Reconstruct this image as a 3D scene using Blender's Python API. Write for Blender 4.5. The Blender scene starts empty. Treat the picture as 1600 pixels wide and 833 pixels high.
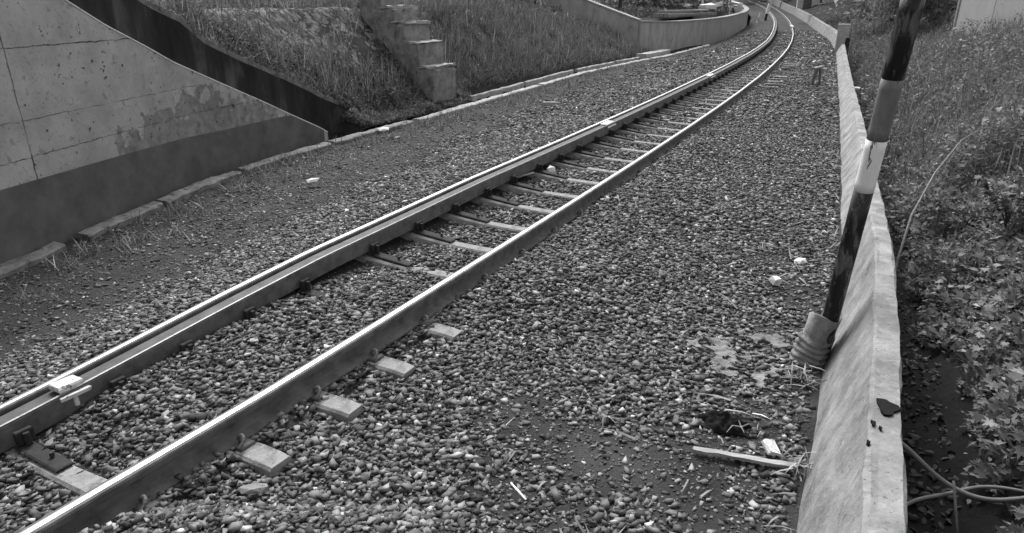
import bpy, bmesh, math, random
from mathutils import noise as mnoise
import numpy as np
from mathutils import Vector, Matrix
rng = np.random.default_rng(7); random.seed(7)
S = bpy.context.scene
C = S.collection
R = math.radians

# ------------------------------------------------------------------ camera, light, exposure
cam = bpy.data.objects.new('camera', bpy.data.cameras.new('camera')); C.objects.link(cam)
cam.location = (0, 0, 1.7); cam.rotation_euler = (R(90-21.5), 0, 0)
cam.data.sensor_width = 36; cam.data.lens = 36*1050/1600
cam.data.clip_start = 0.05; cam.data.clip_end = 1500
S.camera = cam
SUN_EL, SUN_AZ = 52, 345          # azimuth clockwise from +Y
w = bpy.data.worlds.new('World'); S.world = w; w.use_nodes = True
nt = w.node_tree; nt.nodes.clear()
sky = nt.nodes.new('ShaderNodeTexSky'); sky.sky_type = 'NISHITA'; sky.sun_disc = False
sky.sun_elevation = R(SUN_EL); sky.sun_rotation = R(SUN_AZ); sky.air_density = 1.0; sky.dust_density = 3
bw = nt.nodes.new('ShaderNodeRGBToBW'); bg = nt.nodes.new('ShaderNodeBackground'); out = nt.nodes.new('ShaderNodeOutputWorld')
bg.inputs['Strength'].default_value = 0.15
nt.links.new(sky.outputs[0], bw.inputs[0]); nt.links.new(bw.outputs[0], bg.inputs[0]); nt.links.new(bg.outputs[0], out.inputs[0])
sl = bpy.data.lights.new('sun', 'SUN'); sl.energy = 1.5; sl.angle = R(24); sl.color = (1, 1, 1)
so = bpy.data.objects.new('sun', sl); C.objects.link(so)
az, el = R(SUN_AZ), R(SUN_EL)
sd = Vector((math.sin(az)*math.cos(el), math.cos(az)*math.cos(el), math.sin(el)))
so.rotation_euler = sd.to_track_quat('Z', 'Y').to_euler(); so.location = (0, 0, 30)
S.view_settings.view_transform = 'Standard'; S.view_settings.look = 'None'
S.view_settings.exposure = 1.12; S.view_settings.gamma = 1; S.view_settings.use_curve_mapping = False
S.cycles.max_bounces = 6; S.cycles.diffuse_bounces = 3

# ------------------------------------------------------------------ helpers
def link(o, parent=None):
    C.objects.link(o)
    if parent is not None: o.parent = parent
    return o
def npmesh(name, V, F, mat, parent=None, smooth=False, uv=None):
    """V (n,3); F (m,k) array or list of index tuples"""
    me = bpy.data.meshes.new(name)
    V = np.asarray(V, dtype=np.float32)
    if isinstance(F, np.ndarray):
        k = F.shape[1]; m = F.shape[0]
        me.vertices.add(len(V)); me.vertices.foreach_set('co', V.ravel())
        me.loops.add(m*k); me.loops.foreach_set('vertex_index', F.astype(np.int32).ravel())
        me.polygons.add(m); me.polygons.foreach_set('loop_start', np.arange(0, m*k, k, dtype=np.int32))
        try: me.polygons.foreach_set('loop_total', np.full(m, k, dtype=np.int32))
        except Exception: pass
        me.update(calc_edges=True)
    else:
        me.from_pydata([tuple(map(float, v)) for v in V], [], [tuple(int(i) for i in f) for f in F])
    me.validate()
    if smooth: me.polygons.foreach_set('use_smooth', np.ones(len(me.polygons), dtype=bool))
    if uv is not None:
        ul = me.uv_layers.new(name='UVMap'); li = np.zeros(len(me.loops), dtype=np.int32)
        me.loops.foreach_get('vertex_index', li); ul.data.foreach_set('uv', np.asarray(uv, dtype=np.float32)[li].ravel())
    if mat is not None: me.materials.append(mat)
    return link(bpy.data.objects.new(name, me), parent)
class MB:
    def __init__(s): s.V = []; s.F = []
    def add(s, V, F):
        o = len(s.V); s.V += [tuple(v) for v in V]; s.F += [tuple(i+o for i in f) for f in F]; return s
    def box(s, c, d, rot=None, jit=0, bev=0.0):
        x, y, z = d[0]/2, d[1]/2, d[2]/2
        if bev <= 0:
            V = [Vector((a*x, b*y, e*z)) for a in (-1, 1) for b in (-1, 1) for e in (-1, 1)]
            F = [(0,1,3,2),(4,6,7,5),(0,4,5,1),(2,3,7,6),(0,2,6,4),(1,5,7,3)]
        else:
            V = []; 
            for e, i in ((-1, bev), (-1, 0), (1, 0), (1, bev)):
                zz = e*z if i else e*(z-bev)
                for a, b in ((-1,-1),(1,-1),(1,1),(-1,1)): V.append(Vector((a*(x-i), b*(y-i), zz)))
            F = [(3,2,1,0), (12,13,14,15)]
            for r in range(3):
                for k in range(4): F.append((r*4+k, r*4+(k+1)%4, r*4+4+(k+1)%4, r*4+4+k))
        if jit: V = [v+Vector([random.uniform(-jit, jit) for _ in range(3)]) for v in V]
        if rot is not None: V = [rot @ v for v in V]
        c = Vector(c)
        return s.add([v+c for v in V], F)
    def tube(s, pts, rad, n=8, cap=True):
        pts = [Vector(p) for p in pts]; m = len(pts)
        if not hasattr(rad, '__len__'): rad = [rad]*m
        V = []; up = Vector((0.13, 0.21, 1)).normalized()
        for i, p in enumerate(pts):
            t = (pts[min(i+1, m-1)]-pts[max(i-1, 0)]).normalized()
            if abs(t.dot(up)) > .97: up = Vector((1, .1, 0)).normalized()
            a = t.cross(up).normalized(); b = t.cross(a)
            for k in range(n):
                an = 2*math.pi*k/n; V.append(p+(a*math.cos(an)+b*math.sin(an))*rad[i])
        F = [(i*n+k, i*n+(k+1) % n, (i+1)*n+(k+1) % n, (i+1)*n+k) for i in range(m-1) for k in range(n)]
        if cap: F += [tuple(range(n))[::-1], tuple((m-1)*n+k for k in range(n))]
        return s.add(V, F)
    def build(s, name, mat, parent=None, smooth=False):
        return npmesh(name, np.array([tuple(v) for v in s.V]), s.F, mat, parent, smooth)
def rough(o, cuts=5, amp=.02, freq=6):
    bm = bmesh.new(); bm.from_mesh(o.data); bmesh.ops.subdivide_edges(bm, edges=bm.edges[:], cuts=cuts, use_grid_fill=True)
    for v in bm.verts:
        c = v.co*freq; n_ = mnoise.noise_vector(c)+mnoise.noise_vector(c*3.1)*.5
        v.co += n_*amp
    bm.to_mesh(o.data); bm.free(); return o
def tag(o, label=None, cat=None, group=None, kind=None):
    if label: o['label'] = label
    if cat: o['category'] = cat
    if group: o['group'] = group
    if kind: o['kind'] = kind
    return o
def empty(name, loc, rz=0):
    o = bpy.data.objects.new(name, None); o.location = loc; o.rotation_euler = (0, 0, rz); o.empty_display_size = .2
    return link(o)
def copy_tree(o, parent=None):
    c = o.copy(); C.objects.link(c); c.parent = parent
    for ch in list(o.children): copy_tree(ch, c)
    return c
WORDS = ['first','second','third','fourth','fifth','sixth','seventh','eighth','ninth','tenth','eleventh','twelfth','thirteenth','fourteenth','fifteenth','sixteenth','seventeenth','eighteenth','nineteenth','twentieth']
def ordn(i):
    if i < 20: return WORDS[i]
    t = {2:'twenty',3:'thirty',4:'forty',5:'fifty',6:'sixty',7:'seventy',8:'eighty'}[(i+1)//10]
    r = (i+1) % 10
    return t+'-'+WORDS[r-1] if r else {2:'twentieth',3:'thirtieth',4:'fortieth',5:'fiftieth',6:'sixtieth',7:'seventieth',8:'eightieth'}[(i+1)//10]
def vnoise(x, y, seed=0):
    """cheap lattice value noise 0..1"""
    x = np.asarray(x, float); y = np.asarray(y, float)
    xi = np.floor(x); yi = np.floor(y); fx = x-xi; fy = y-yi
    fx = fx*fx*(3-2*fx); fy = fy*fy*(3-2*fy)
    def h(a, b):
        v = np.sin(a*127.1+b*311.7+seed*74.7)*43758.5453
        return v-np.floor(v)
    return (h(xi, yi)*(1-fx)+h(xi+1, yi)*fx)*(1-fy)+(h(xi, yi+1)*(1-fx)+h(xi+1, yi+1)*fx)*fy
def fbm(x, y, seed=0, o=3):
    v = 0; a = .5; t = 0
    for i in range(o):
        v = v+a*vnoise(x*2**i, y*2**i, seed+i*3.1); t += a; a *= .5
    return v/t

# ------------------------------------------------------------------ materials (the photograph is black and white: all neutral greys)
def mat(name, lo, hi, scale=5, rough=.9, bump=.3, bscale=40, metal=0, detail=6, island=False, spots=None, stain=None, bdist=.01, rough_noise=0, trans=0, tones=None, stretch=None, spec=.3, contrast=(.3,.7)):
    m = bpy.data.materials.new(name); m.use_nodes = True; t = m.node_tree; n = t.nodes; L = t.links
    p = n['Principled BSDF']; p.inputs['Roughness'].default_value = rough; p.inputs['Metallic'].default_value = metal
    p.inputs['Specular IOR Level'].default_value = spec
    tc = n.new('ShaderNodeTexCoord'); vec = tc.outputs['Object']
    if stretch:
        mp = n.new('ShaderNodeMapping'); mp.inputs['Scale'].default_value = stretch; L.new(vec, mp.inputs[0]); vec = mp.outputs[0]
    def noise(sc, det=detail, v=None, dist=0):
        q = n.new('ShaderNodeTexNoise'); q.inputs['Scale'].default_value = sc; q.inputs['Detail'].default_value = det
        q.inputs['Roughness'].default_value = .62; q.inputs['Distortion'].default_value = dist; L.new(v or vec, q.inputs['Vector']); return q.outputs['Fac']
    def ramp(f, stops, const=False):
        r = n.new('ShaderNodeValToRGB'); L.new(f, r.inputs[0]); e = r.color_ramp.elements
        if const: r.color_ramp.interpolation = 'CONSTANT'
        while len(e) < len(stops): e.new(.5)
        for el_, (pos, v) in zip(e, stops): el_.position = pos; el_.color = (v, v, v, 1)
        return r.outputs[0]
    def mix(f, a, b, mode='MIX'):
        q = n.new('ShaderNodeMix'); q.data_type = 'RGBA'; q.blend_type = mode
        if isinstance(f, (int, float)): q.inputs[0].default_value = f
        else: L.new(f, q.inputs[0])
        for s_, v in ((q.inputs[6], a), (q.inputs[7], b)):
            if isinstance(v, (int, float)): s_.default_value = (v, v, v, 1)
            else: L.new(v, s_)
        return q.outputs[2]
    nf = noise(scale)
    if island:
        g = n.new('ShaderNodeNewGeometry')
        base = ramp(g.outputs['Random Per Island'], tones or [(0, lo), (.45, lo+(hi-lo)*.18), (.8, lo+(hi-lo)*.34), (.96, lo+(hi-lo)*.55), (1, hi)])
        base = mix(.55, base, mix(1.0, base, ramp(nf, [(contrast[0], .35), (contrast[1], 1.6)]), 'MULTIPLY'))
    else:
        base = ramp(nf, [(contrast[0], lo), (contrast[1], hi)])
    for sp in (spots or []):      # (scale, threshold, softness, value, amount)
        sn = noise(sp[0], 5, dist=.4)
        base = mix(ramp(sn, [(sp[1], 0), (min(1, sp[1]+sp[2]), sp[4])]), base, sp[3])
    if stain: base = stain(n, L, tc, base, noise, ramp, mix)
    L.new(base, p.inputs['Base Color'])
    if bump:
        b = n.new('ShaderNodeBump'); b.inputs['Strength'].default_value = bump; b.inputs['Distance'].default_value = bdist
        L.new(noise(bscale, 8), b.inputs['Height']); L.new(b.outputs[0], p.inputs['Normal'])
    if trans:
        tr = n.new('ShaderNodeBsdfTranslucent'); L.new(base, tr.inputs[0]); ms = n.new('ShaderNodeMixShader'); ms.inputs[0].default_value = trans
        L.new(p.outputs[0], ms.inputs[1]); L.new(tr.outputs[0], ms.inputs[2]); L.new(ms.outputs[0], n['Material Output'].inputs[0])
    if rough_noise:
        mr = n.new('ShaderNodeMapRange'); mr.inputs['To Min'].default_value = rough-rough_noise; mr.inputs['To Max'].default_value = rough+rough_noise
        L.new(noise(scale*1.7), mr.inputs[0]); L.new(mr.outputs[0], p.inputs['Roughness'])
    return m
M = {}
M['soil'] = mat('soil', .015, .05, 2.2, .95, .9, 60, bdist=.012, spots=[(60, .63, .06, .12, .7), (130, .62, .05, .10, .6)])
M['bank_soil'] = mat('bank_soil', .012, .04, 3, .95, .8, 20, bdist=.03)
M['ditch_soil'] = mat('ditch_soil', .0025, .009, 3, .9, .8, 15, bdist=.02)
M['stone'] = mat('stone', .03, .62, 30, tones=[(0, .05), (.25, .095), (.6, .15), (.88, .21), (.98, .33), (1, .55)], rough=.95, bump=.15, bscale=120, island=True, bdist=.002, spec=.08)
M['far_ballast'] = mat('far_ballast', .03, .12, 22, .95, 1, 28, bdist=.03)
M['concrete'] = mat('concrete', .22, .36, 3, .9, .5, 60, spots=[(14, .62, .1, .14, .6), (2.2, .58, .2, .17, .5)], bdist=.004)
M['sleeper'] = mat('sleeper', .15, .36, 9, .9, .8, 60, spots=[(14, .54, .12, .09, .75), (50, .6, .06, .08, .7)], bdist=.005)
M['rust'] = mat('rust', .06, .15, 12, .75, .4, 90, spots=[(7, .6, .15, .018, .7)], bdist=.002, spec=.4)
M['rail_face'] = mat('rail_face', .045, .11, 10, .7, .4, 80, spots=[(18, .66, .03, .012, 1), (5, .6, .2, .035, .7)], bdist=.002)
M['polished'] = mat('polished', .5, .75, 30, .42, 0, metal=1, stretch=(1, 1, 1), rough_noise=.06)
M['edge_metal'] = mat('edge_metal', .2, .36, 20, .5, .2, 60, metal=.3)
M['white_paint'] = mat('white_paint', .45, .75, 22, .6, .3, 60, spots=[(30, .6, .05, .06, .9)])
M['leaf'] = mat('leaf', .10, .48, 9, .6, 0, island=True, spec=.25, trans=.3)
M['grass'] = mat('grass', .09, .44, 5, .7, 0, island=True, trans=.3)
M['dry'] = mat('dry_grass', .16, .55, 5, .8, 0, island=True)
M['bark'] = mat('bark', .04, .1, 20, .9, .6, 40)
M['wood'] = mat('wood', .16, .38, 14, .8, .5, 60, stretch=(1, 1, 1), bdist=.003)
M['black'] = mat('black_paint', .006, .02, 20, .4, .5, 70, spots=[(20, .55, .08, .15, .65), (60, .6, .05, .2, .5)], bdist=.002, stretch=(1, 1, .25))
M['grey_paint'] = mat('grey_paint', .10, .21, 20, .6, .4, 70, spots=[(22, .6, .08, .34, .6), (30, .6, .05, .04, .7)], stretch=(1, 1, .3))
M['pale_paint'] = mat('pale_paint', .74, .9, 24, .6, .3, 60, spots=[(26, .62, .04, .03, .9)], stretch=(1, 1, .35))
M['recess_black'] = mat('painted_recess_shade', .002, .006, 20, .8, .5, 30, spec=.15)  # near-black painting the shade inside holes and the rail groove
M['paper'] = mat('paper', .55, .8, 10, .7, .3, 30)
M['fence'] = mat('fence_sheet', .78, .9, 2.2, .6, .2, 30, spots=[(7, .66, .05, .12, .8)], stretch=(1, 1, .35))

def wing_stain(n, L, tc, base, noise, ramp, mix):
    # u along the wall (m), v height (m); form joints and a dark patch that belong to the wall
    uv = n.new('ShaderNodeUVMap'); sep = n.new('ShaderNodeSeparateXYZ'); L.new(uv.outputs[0], sep.inputs[0])
    def math_(op, a, b=None, c=None):
        q = n.new('ShaderNodeMath'); q.operation = op
        for i, v in enumerate((a, b, c)):
            if v is None: continue
            if isinstance(v, (int, float)): q.inputs[i].default_value = v
            else: L.new(v, q.inputs[i])
        return q.outputs[0]
    wob = math_('MULTIPLY', math_('SUBTRACT', noise(6), .5), .05)
    u = math_('ADD', sep.outputs[0], wob); v = math_('ADD', sep.outputs[1], wob)
    brk = ramp(noise(4, 4), [(.38, 0), (.5, 1)])
    lines = None
    for co, ax, wd in ((1.33, 'v', .006), (.72, 'v', .004), (.40, 'v', .005), (.98, 'u', .008)):
        d = math_('ABSOLUTE', math_('SUBTRACT', v if ax == 'v' else u, co))
        f = math_('LESS_THAN', d, wd)
        if co not in (1.33, .98): f = math_('MULTIPLY', f, brk)
        lines = f if lines is None else math_('MAXIMUM', lines, f)
    base = mix(math_('MULTIPLY', lines, ramp(noise(5, 6), [(.35, .25), (.6, .95)])), base, .03)
    # damp stain rising from the lower band around u = 3..4
    du = math_('ABSOLUTE', math_('SUBTRACT', u, 3.6)); big = math_('SUBTRACT', .62, math_('MULTIPLY', du, .22))
    hgt = math_('ADD', math_('MULTIPLY', noise(5.5, 6), 1.3), -.62)
    f = math_('LESS_THAN', sep.outputs[1], math_('ADD', big, hgt))
    f = math_('MULTIPLY', f, math_('LESS_THAN', du, 1.5))
    base = mix(math_('MULTIPLY', f, ramp(noise(9, 6), [(.3, .25), (.65, .7)])), base, .07)
    # pock marks
    pk = ramp(noise(13, 3), [(.665, 0), (.68, 1)])
    base = mix(math_('MULTIPLY', pk, .85), base, .02)
    return base
M['wing'] = mat('wing_concrete', .28, .47, 2.2, .9, .6, 50, stain=wing_stain, spots=[(1.3, .5, .3, .21, .6), (40, .58, .1, .10, .5), (9, .6, .08, .13, .5)], bdist=.003)
M['plinth'] = mat('plinth_render', .075, .145, 3.5, .85, .6, 120, spots=[(90, .6, .1, .11, .5)], bdist=.002)
M['mossy_shaded'] = mat('mossy_shaded_concrete', .006, .035, 3.5, .95, .7, 30, spots=[(3.5, .55, .2, .10, .75)], stretch=(1, 1, .3))  # near-black mixes moss staining with painted shade on the set-back wall
def rubble_stain(n, L, tc, base, noise, ramp, mix):
    v = n.new('ShaderNodeTexVoronoi'); v.feature = 'DISTANCE_TO_EDGE'; v.inputs['Scale'].default_value = 2.7
    ad = n.new('ShaderNodeVectorMath'); ad.operation = 'ADD'
    nz = n.new('ShaderNodeTexNoise'); nz.inputs['Scale'].default_value = 5; L.new(tc.outputs['Object'], nz.inputs[0])
    sc = n.new('ShaderNodeVectorMath'); sc.operation = 'SCALE'; sc.inputs['Scale'].default_value = .55; L.new(nz.outputs['Color'], sc.inputs[0])
    L.new(tc.outputs['Object'], ad.inputs[0]); L.new(sc.outputs[0], ad.inputs[1]); L.new(ad.outputs[0], v.inputs['Vector'])
    return mix(ramp(v.outputs['Distance'], [(.05, 1), (.12, 0)]), mix(ramp(noise(4, 5), [(.5, 0), (.56, .8)]), base, .02), .012)
M['rubble'] = mat('rubble_masonry', .09, .22, 7, .9, .7, 20, stain=rubble_stain, bdist=.02, spots=[(3, .55, .1, .02, .8)])
def parapet_stain(n, L, tc, base, noise, ramp, mix):
    return mix(ramp(noise(26, 6, dist=.5), [(.56, 0), (.7, .4)]), base, .44)
M['parapet'] = mat('parapet_concrete', .11, .34, 5, .85, .8, 45, stain=parapet_stain, spots=[(4, .5, .2, .15, .7), (60, .62, .04, .05, .7), (13, .62, .06, .10, .6)], bdist=.008)
M['wallb'] = mat('low_wall_concrete', .26, .42, 3, .9, .5, 30, spots=[(5, .58, .1, .14, .6)], stretch=(1, 1, .4))

# ------------------------------------------------------------------ the lie of the land
def rise(Y): return .00028*np.maximum(np.asarray(Y, float)-25, 0)**2
_ry = np.array([-12, 0, 1.95, 2.7, 3.3, 4, 5, 6, 7, 8, 10, 12, 14, 17, 20, 24, 28, 33, 38, 44, 50, 56, 62, 68, 75, 83, 92, 110, 160, 260.])
_rx = np.array([-9.3, -2.70, -1.60, -1.162, -.84, -.469, .059, .583, 1.101, 1.616, 2.63, 3.627, 4.606, 6.04, 7.429, 9.222, 10.955, 13.04, 15.043, 17.357, 19.588, 21.746, 23.823, 25.813, 28.027, 30.427, 32.9, 36.8, 43, 44.])
def xr(Y): return np.interp(Y, _ry, _rx)
def eL(Y): return np.interp(Y, [0, 1.8, 2.2, 2.7, 3.3, 4, 5, 6, 14, 20, 28, 34, 45], [-.14, -.13, -.1, -.055, -.01, .03, .05, .07, .075, .05, 0, -.05, 0])
_py = np.array([-12, 0, 1.98, 2.66, 3.26, 5.31, 6.82, 13.12, 28.33, 36.2, 56.8, 70, 91.5, 110, 160, 260])
_px = np.array([-6.2, .03, 1.06, 1.42, 1.73, 2.75, 3.45, 6.28, 13.03, 16.2, 23.4, 27.6, 33.8, 38.5, 45, 46])
def xp(Y): return np.interp(Y, _py, _px)
_ky = np.array([-12, 0, 3.5, 5.36, 6.02, 6.69, 8.05, 9.48, 10.64, 11.67, 13.07, 15.79, 20.86, 24.62, 27.33, 32.82, 40, 56, 70, 92, 110, 160, 260])
_kx = np.array([-6.3, -5.3, -4.72, -4.38, -4.27, -4.15, -3.93, -3.55, -3.05, -2.49, -1.72, -.45, 1.95, 4.16, 5.95, 8.93, 12.3, 18.6, 23.4, 29.5, 33.5, 39.5, 40.5])
_kz = np.array([-.45, -.45, -.42, -.4, -.4, -.4, -.4, -.4, -.4, -.38, -.36, -.34, -.3, -.27, -.25, -.21, -.2, -.2, -.2, -.2, -.2, -.2, -.2])
def xk(Y): return np.interp(Y, _ky, _kx)
def kz(Y): return np.interp(Y, _ky, _kz)
CS = .89
def gz(X, Y, rough=True):
    """height of the ground between drain kerb and parapet"""
    X = np.asarray(X, float); Y = np.asarray(Y, float)
    dl = (xr(Y)-X)*CS; dk = (xr(Y)-xk(Y))*CS
    v = (dl-1.13)/(dk-1.13)
    Ys = Y-np.clip(dl, 0, 1.3)*.47
    inner = np.interp(Ys, [2.25, 2.5, 3.6, 4.2, 5, 14, 30], [-.195, -.138, -.138, -.175, -.195, -.19, -.175])
    inner = inner-.035*np.exp(-((dl-.85)/.25)**2)*(Y > 4)
    vv = np.clip(v, 0, 1)
    left = np.interp(vv, [0, .1, .3, .5, 1], [0, 0, .45, .8, 1])
    zl = -.13+(kz(Y)-.04+.13)*left
    tilt = eL(Y)*np.clip(dl/1.13, 0, 1)*np.clip(1-(v-.05)*2, 0, 1)
    dr = -dl
    sh = np.interp(Y, [1.95, 2.15, 3.6, 4.4, 9, 20], [-.07, -.185, -.185, -.105, -.10, -.13])
    zr_ = np.where(dr < .12, -.15, sh+(-.165-sh)*np.clip((dr-.5)/1.2, 0, 1))
    z = np.where(v > 0, zl, np.where(dl > 0, inner, zr_))+tilt
    if rough:
        amp = np.where((dl > 0) & (v < 0), .012, .022)
        z = z+(fbm(X*1.6, Y*1.6, 3)-.5)*amp*2+(fbm(X*7, Y*7, 9)-.5)*.012
    return z+rise(Y)
def qgrid(nr, nc, flip=False):
    i = np.arange(nr-1)[:, None]*nc+np.arange(nc-1)[None, :]
    F = np.stack([i, i+1, i+1+nc, i+nc], -1).reshape(-1, 4)
    return F[:, ::-1] if flip else F
rowsY = np.concatenate([np.arange(-6, 1.5, .5), np.arange(1.5, 8, .05), np.arange(8, 20, .12), np.arange(20, 60, .4), np.arange(60, 262, 3)])
cl = np.linspace(0, 1, 150)
YY = np.repeat(rowsY[:, None], len(cl), 1)
a0 = xk(YY)-.02; a1 = xp(YY)+.10
XX = a0+(a1-a0)*cl[None, :]
g = npmesh('ballast_bed', np.stack([XX, YY, gz(XX, YY)], -1).reshape(-1, 3), qgrid(len(rowsY), len(cl)), M['soil'], smooth=True)
tag(g, kind='structure')

# left bank
def stem_top(Y): return np.interp(Y, [-6, 0, 4, 7.99, 8.71, 9.06, 9.96, 10.47, 11.44, 12.17, 12.57, 12.8], [8.5, 5.6, 3.6, 1.76, 1.47, 1.2, .82, .63, .19, -.09, -.22, -.3])
def perp(Y, f, d):
    """offset the line X=f(Y) by d metres to the left-back; returns X,Y"""
    e = .05; s = (f(Y+e)-f(Y-e))/(2*e); n = np.sqrt(1+s*s)
    return f(Y)-d/n, Y+d*s/n
def bank_h(Y, b):
    slope = np.interp(Y, [12, 17, 22, 27], [1.05, .95, .6, .36])
    base = np.maximum(stem_top(Y)-.1, -.24)
    plate = np.maximum(1.5, base+.1)
    plate = np.where(Y > 20, 2.4, plate)
    plate = np.where(Y > 29, .95, plate)
    base = np.where(Y > 29, .9, base)
    z = np.minimum(plate, base+np.maximum(b-.5, 0)*slope)
    z = np.where((b > 3.2) & ((Y > 29) | (Y < 17)), np.maximum(z, plate), z)
    z = z+np.maximum(b-3.5, 0)*.06+np.maximum(b-14, 0)*.16+rise(Y)*.6
    fill = (Y > 11.55) & (Y < 15.0)
    z = np.where((Y > 27.9) & (b < 1.5), -.6, z)
    z = np.where(b < .48, np.where(fill, -.33+b*.2, np.where(b < .43, -.8, -.45)), z)
    return z
yb = np.concatenate([np.arange(-6, 9, .5), np.arange(9, 30, .2), np.arange(30, 120, 1.5)])
bb = np.concatenate([[.02, .2, .36, .42, .46], np.arange(.5, 4, .12), np.arange(4, 12, .5), np.arange(12, 70, 4)])
Yb = np.repeat(yb[:, None], len(bb), 1); Bb = np.repeat(bb[None, :], len(yb), 0)
smx = lambda Y: xk(Y)
def bank_xy(Y, b):
    n = math.sqrt(1+.47**2); return xk(Y)-b/n, Y+b*.47/n
Xb, Yb2 = bank_xy(Yb, Bb)
Zb = bank_h(Yb, Bb)+(fbm(Xb*1.1, Yb2*1.1, 5)-.5)*.22*np.clip((Bb-.4), 0, 1)+(fbm(Xb*6, Yb2*6, 6)-.5)*.05
g = npmesh('embankment', np.stack([Xb, Yb2, Zb], -1).reshape(-1, 3), qgrid(len(yb), len(bb), True), M['bank_soil'], smooth=True)
tag(g, kind='structure')
# bottom of the drain channel behind the kerb
ch = np.array([(-.05, -.02), (0, -.30), (.3, -.33), (.34, .0), (.5, .06)])
yc = rowsY[(rowsY > 3) & (rowsY < 60)]
V = []
for b, dz in ch:
    x, y = bank_xy(yc, b); V.append(np.stack([x, y, kz(yc)+dz-.06+rise(yc)], -1))
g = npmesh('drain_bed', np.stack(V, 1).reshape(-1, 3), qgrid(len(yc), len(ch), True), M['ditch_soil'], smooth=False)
tag(g, kind='structure')

# right: ditch and overgrown bank beyond the parapet
def rb_h(Y, d):   # d metres right of the parapet's outer edge
    z = np.interp(d, [0, .45, .62, 1.3, 2, 3.5, 6, 12, 25, 60], [-.95, -.95, -.85, -.32, .0, .5, .85, 1.6, 3.6, 9])
    return z+rise(Y)*.8
dd = np.concatenate([np.arange(0, 4, .1), np.arange(4, 12, .4), np.arange(12, 62, 2.5)])
yr = np.concatenate([np.arange(-6, 1, .5), np.arange(1, 14, .12), np.arange(14, 40, .4), np.arange(40, 160, 3)])
def rb_xy(Y, d):
    return xp(Y)+.27+d*.90, Y-d*.43*np.clip(Y/6, 0, 1)
Yr = np.repeat(yr[:, None], len(dd), 1); Dr = np.repeat(dd[None, :], len(yr), 0)
Xr_, Yr2 = rb_xy(Yr, Dr)
nz = (fbm(Xr_*1.3, Yr2*1.3, 15)-.5)*.3*np.clip(Dr-.4, 0, 1)+(fbm(Xr_*6, Yr2*6, 16)-.5)*.06
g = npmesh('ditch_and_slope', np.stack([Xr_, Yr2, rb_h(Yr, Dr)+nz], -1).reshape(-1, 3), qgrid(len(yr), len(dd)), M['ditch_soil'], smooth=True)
tag(g, kind='structure')
# wide ground sheet far below everything, out to the horizon
gs = 900
g = npmesh('ground', np.array([(-gs, -gs, -1.6), (gs, -gs, -1.6), (gs, gs, -1.6), (-gs, gs, -1.6)]), [(0, 1, 2, 3)], M['bank_soil']); tag(g, kind='structure')
# far hill closing the view
th = np.linspace(R(-75), R(75), 80); hv = []
for r_, z_ in ((150, -1.6), (165, 8), (190, 22), (240, 34), (330, 30)):
    hv.append(np.stack([r_*np.sin(th), r_*np.cos(th), z_+np.array([5*fbm(t*9+r_, 0., 4) for t in th])*(z_ > 0)], -1))
g = npmesh('hills', np.stack(hv, 0).reshape(-1, 3), qgrid(5, 80), M['bank_soil'], smooth=True); tag(g, kind='structure')

# ------------------------------------------------------------------ rails
ry = np.concatenate([np.arange(.2, 12, .15), np.arange(12, 30, .4), np.arange(30, 112, 1.)])
def frame(Y, off):
    """point on the track plane 'off' metres to the right (+) of the right rail; returns x,y,z, normal"""
    e = .25; s = (xr(Y+e)-xr(Y-e))/(2*e); n = np.sqrt(1+s*s)
    nx, ny = 1/n, -s/n
    x = xr(Y)+off*nx; y = Y+off*ny
    z = rise(y)+eL(Y)*np.clip(-off/1.13, -.3, 1.4)
    return x, y, z, nx, ny
def sweep(prof, off, name, m, parent=None, Yv=ry, closed=True, smooth=False):
    rows = []
    x, y, z, nx, ny = frame(Yv, off)
    for du, dz in prof: rows.append(np.stack([x+du*nx, y+du*ny, z+dz-eL(Yv)*du*0], -1))
    k = len(prof); V = np.stack(rows, 1).reshape(-1, 3); n = len(Yv)
    F = []
    for i in range(n-1):
        for j in range(k if closed else k-1):
            F.append((i*k+j, (i+1)*k+j, (i+1)*k+(j+1) % k, i*k+(j+1) % k))
    if closed: F += [tuple(range(k)), tuple((n-1)*k+j for j in range(k))[::-1]]
    return npmesh(name, V, F, m, parent, smooth)
body = [(-.055, -.141), (-.055, -.131), (-.012, -.112), (-.0075, -.10), (-.0075, -.045), (-.030, -.034), (-.0325, -.010), (-.028, -.002),
        (.028, -.002), (.0325, -.010), (.030, -.034), (.0075, -.045), (.0075, -.10), (.012, -.112), (.055, -.131), (.055, -.141)]
head = [(-.015, -.004), (-.013, 0.0005), (0, .0018), (.013, .0005), (.015, -.004), (.013, -.006)]
for off, lab in ((0, 'nearer steel running rail with shiny top, on the side of the low concrete parapet'),
                 (-1.132, 'farther steel running rail with shiny top, on the side of the tall wing wall')):
    t = empty('running_rail', (0, 0, 0))
    sweep(body[::-1], off, 'rail_body', M['rust'], t); sweep(head[::-1], off, 'rail_head', M['polished'], t)
    tag(t, lab, 'rail', 'running rails of the track')
# guard rail beside the far running rail
t = empty('guard_rail', (0, 0, 0))
tag(t, 'dark steel guard rail with a dirty flat top, fixed alongside the farther running rail', 'guard rail')
sweep([(.058, -.035), (.058, -.016), (.150, -.020), (.150, -.045)][::1][::-1], -1.132, 'top_flange', M['rail_face'], t)
sweep([(.150, -.125), (.150, -.010), (.162, -.006), (.172, -.012), (.172, -.125)][::-1], -1.132, 'side_plate', M['rust'], t)
sweep([(.152, -.005), (.160, .000), (.168, -.003)][::-1], -1.132, 'worn_lip', M['edge_metal'], t, closed=False)
sweep([(.034, -.06), (.034, -.03), (.0575, -.03), (.0575, -.06)][::-1], -1.132, 'flangeway_shade', M['recess_black'], t)  # black strip painting the shade in the narrow groove by the rail

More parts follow.
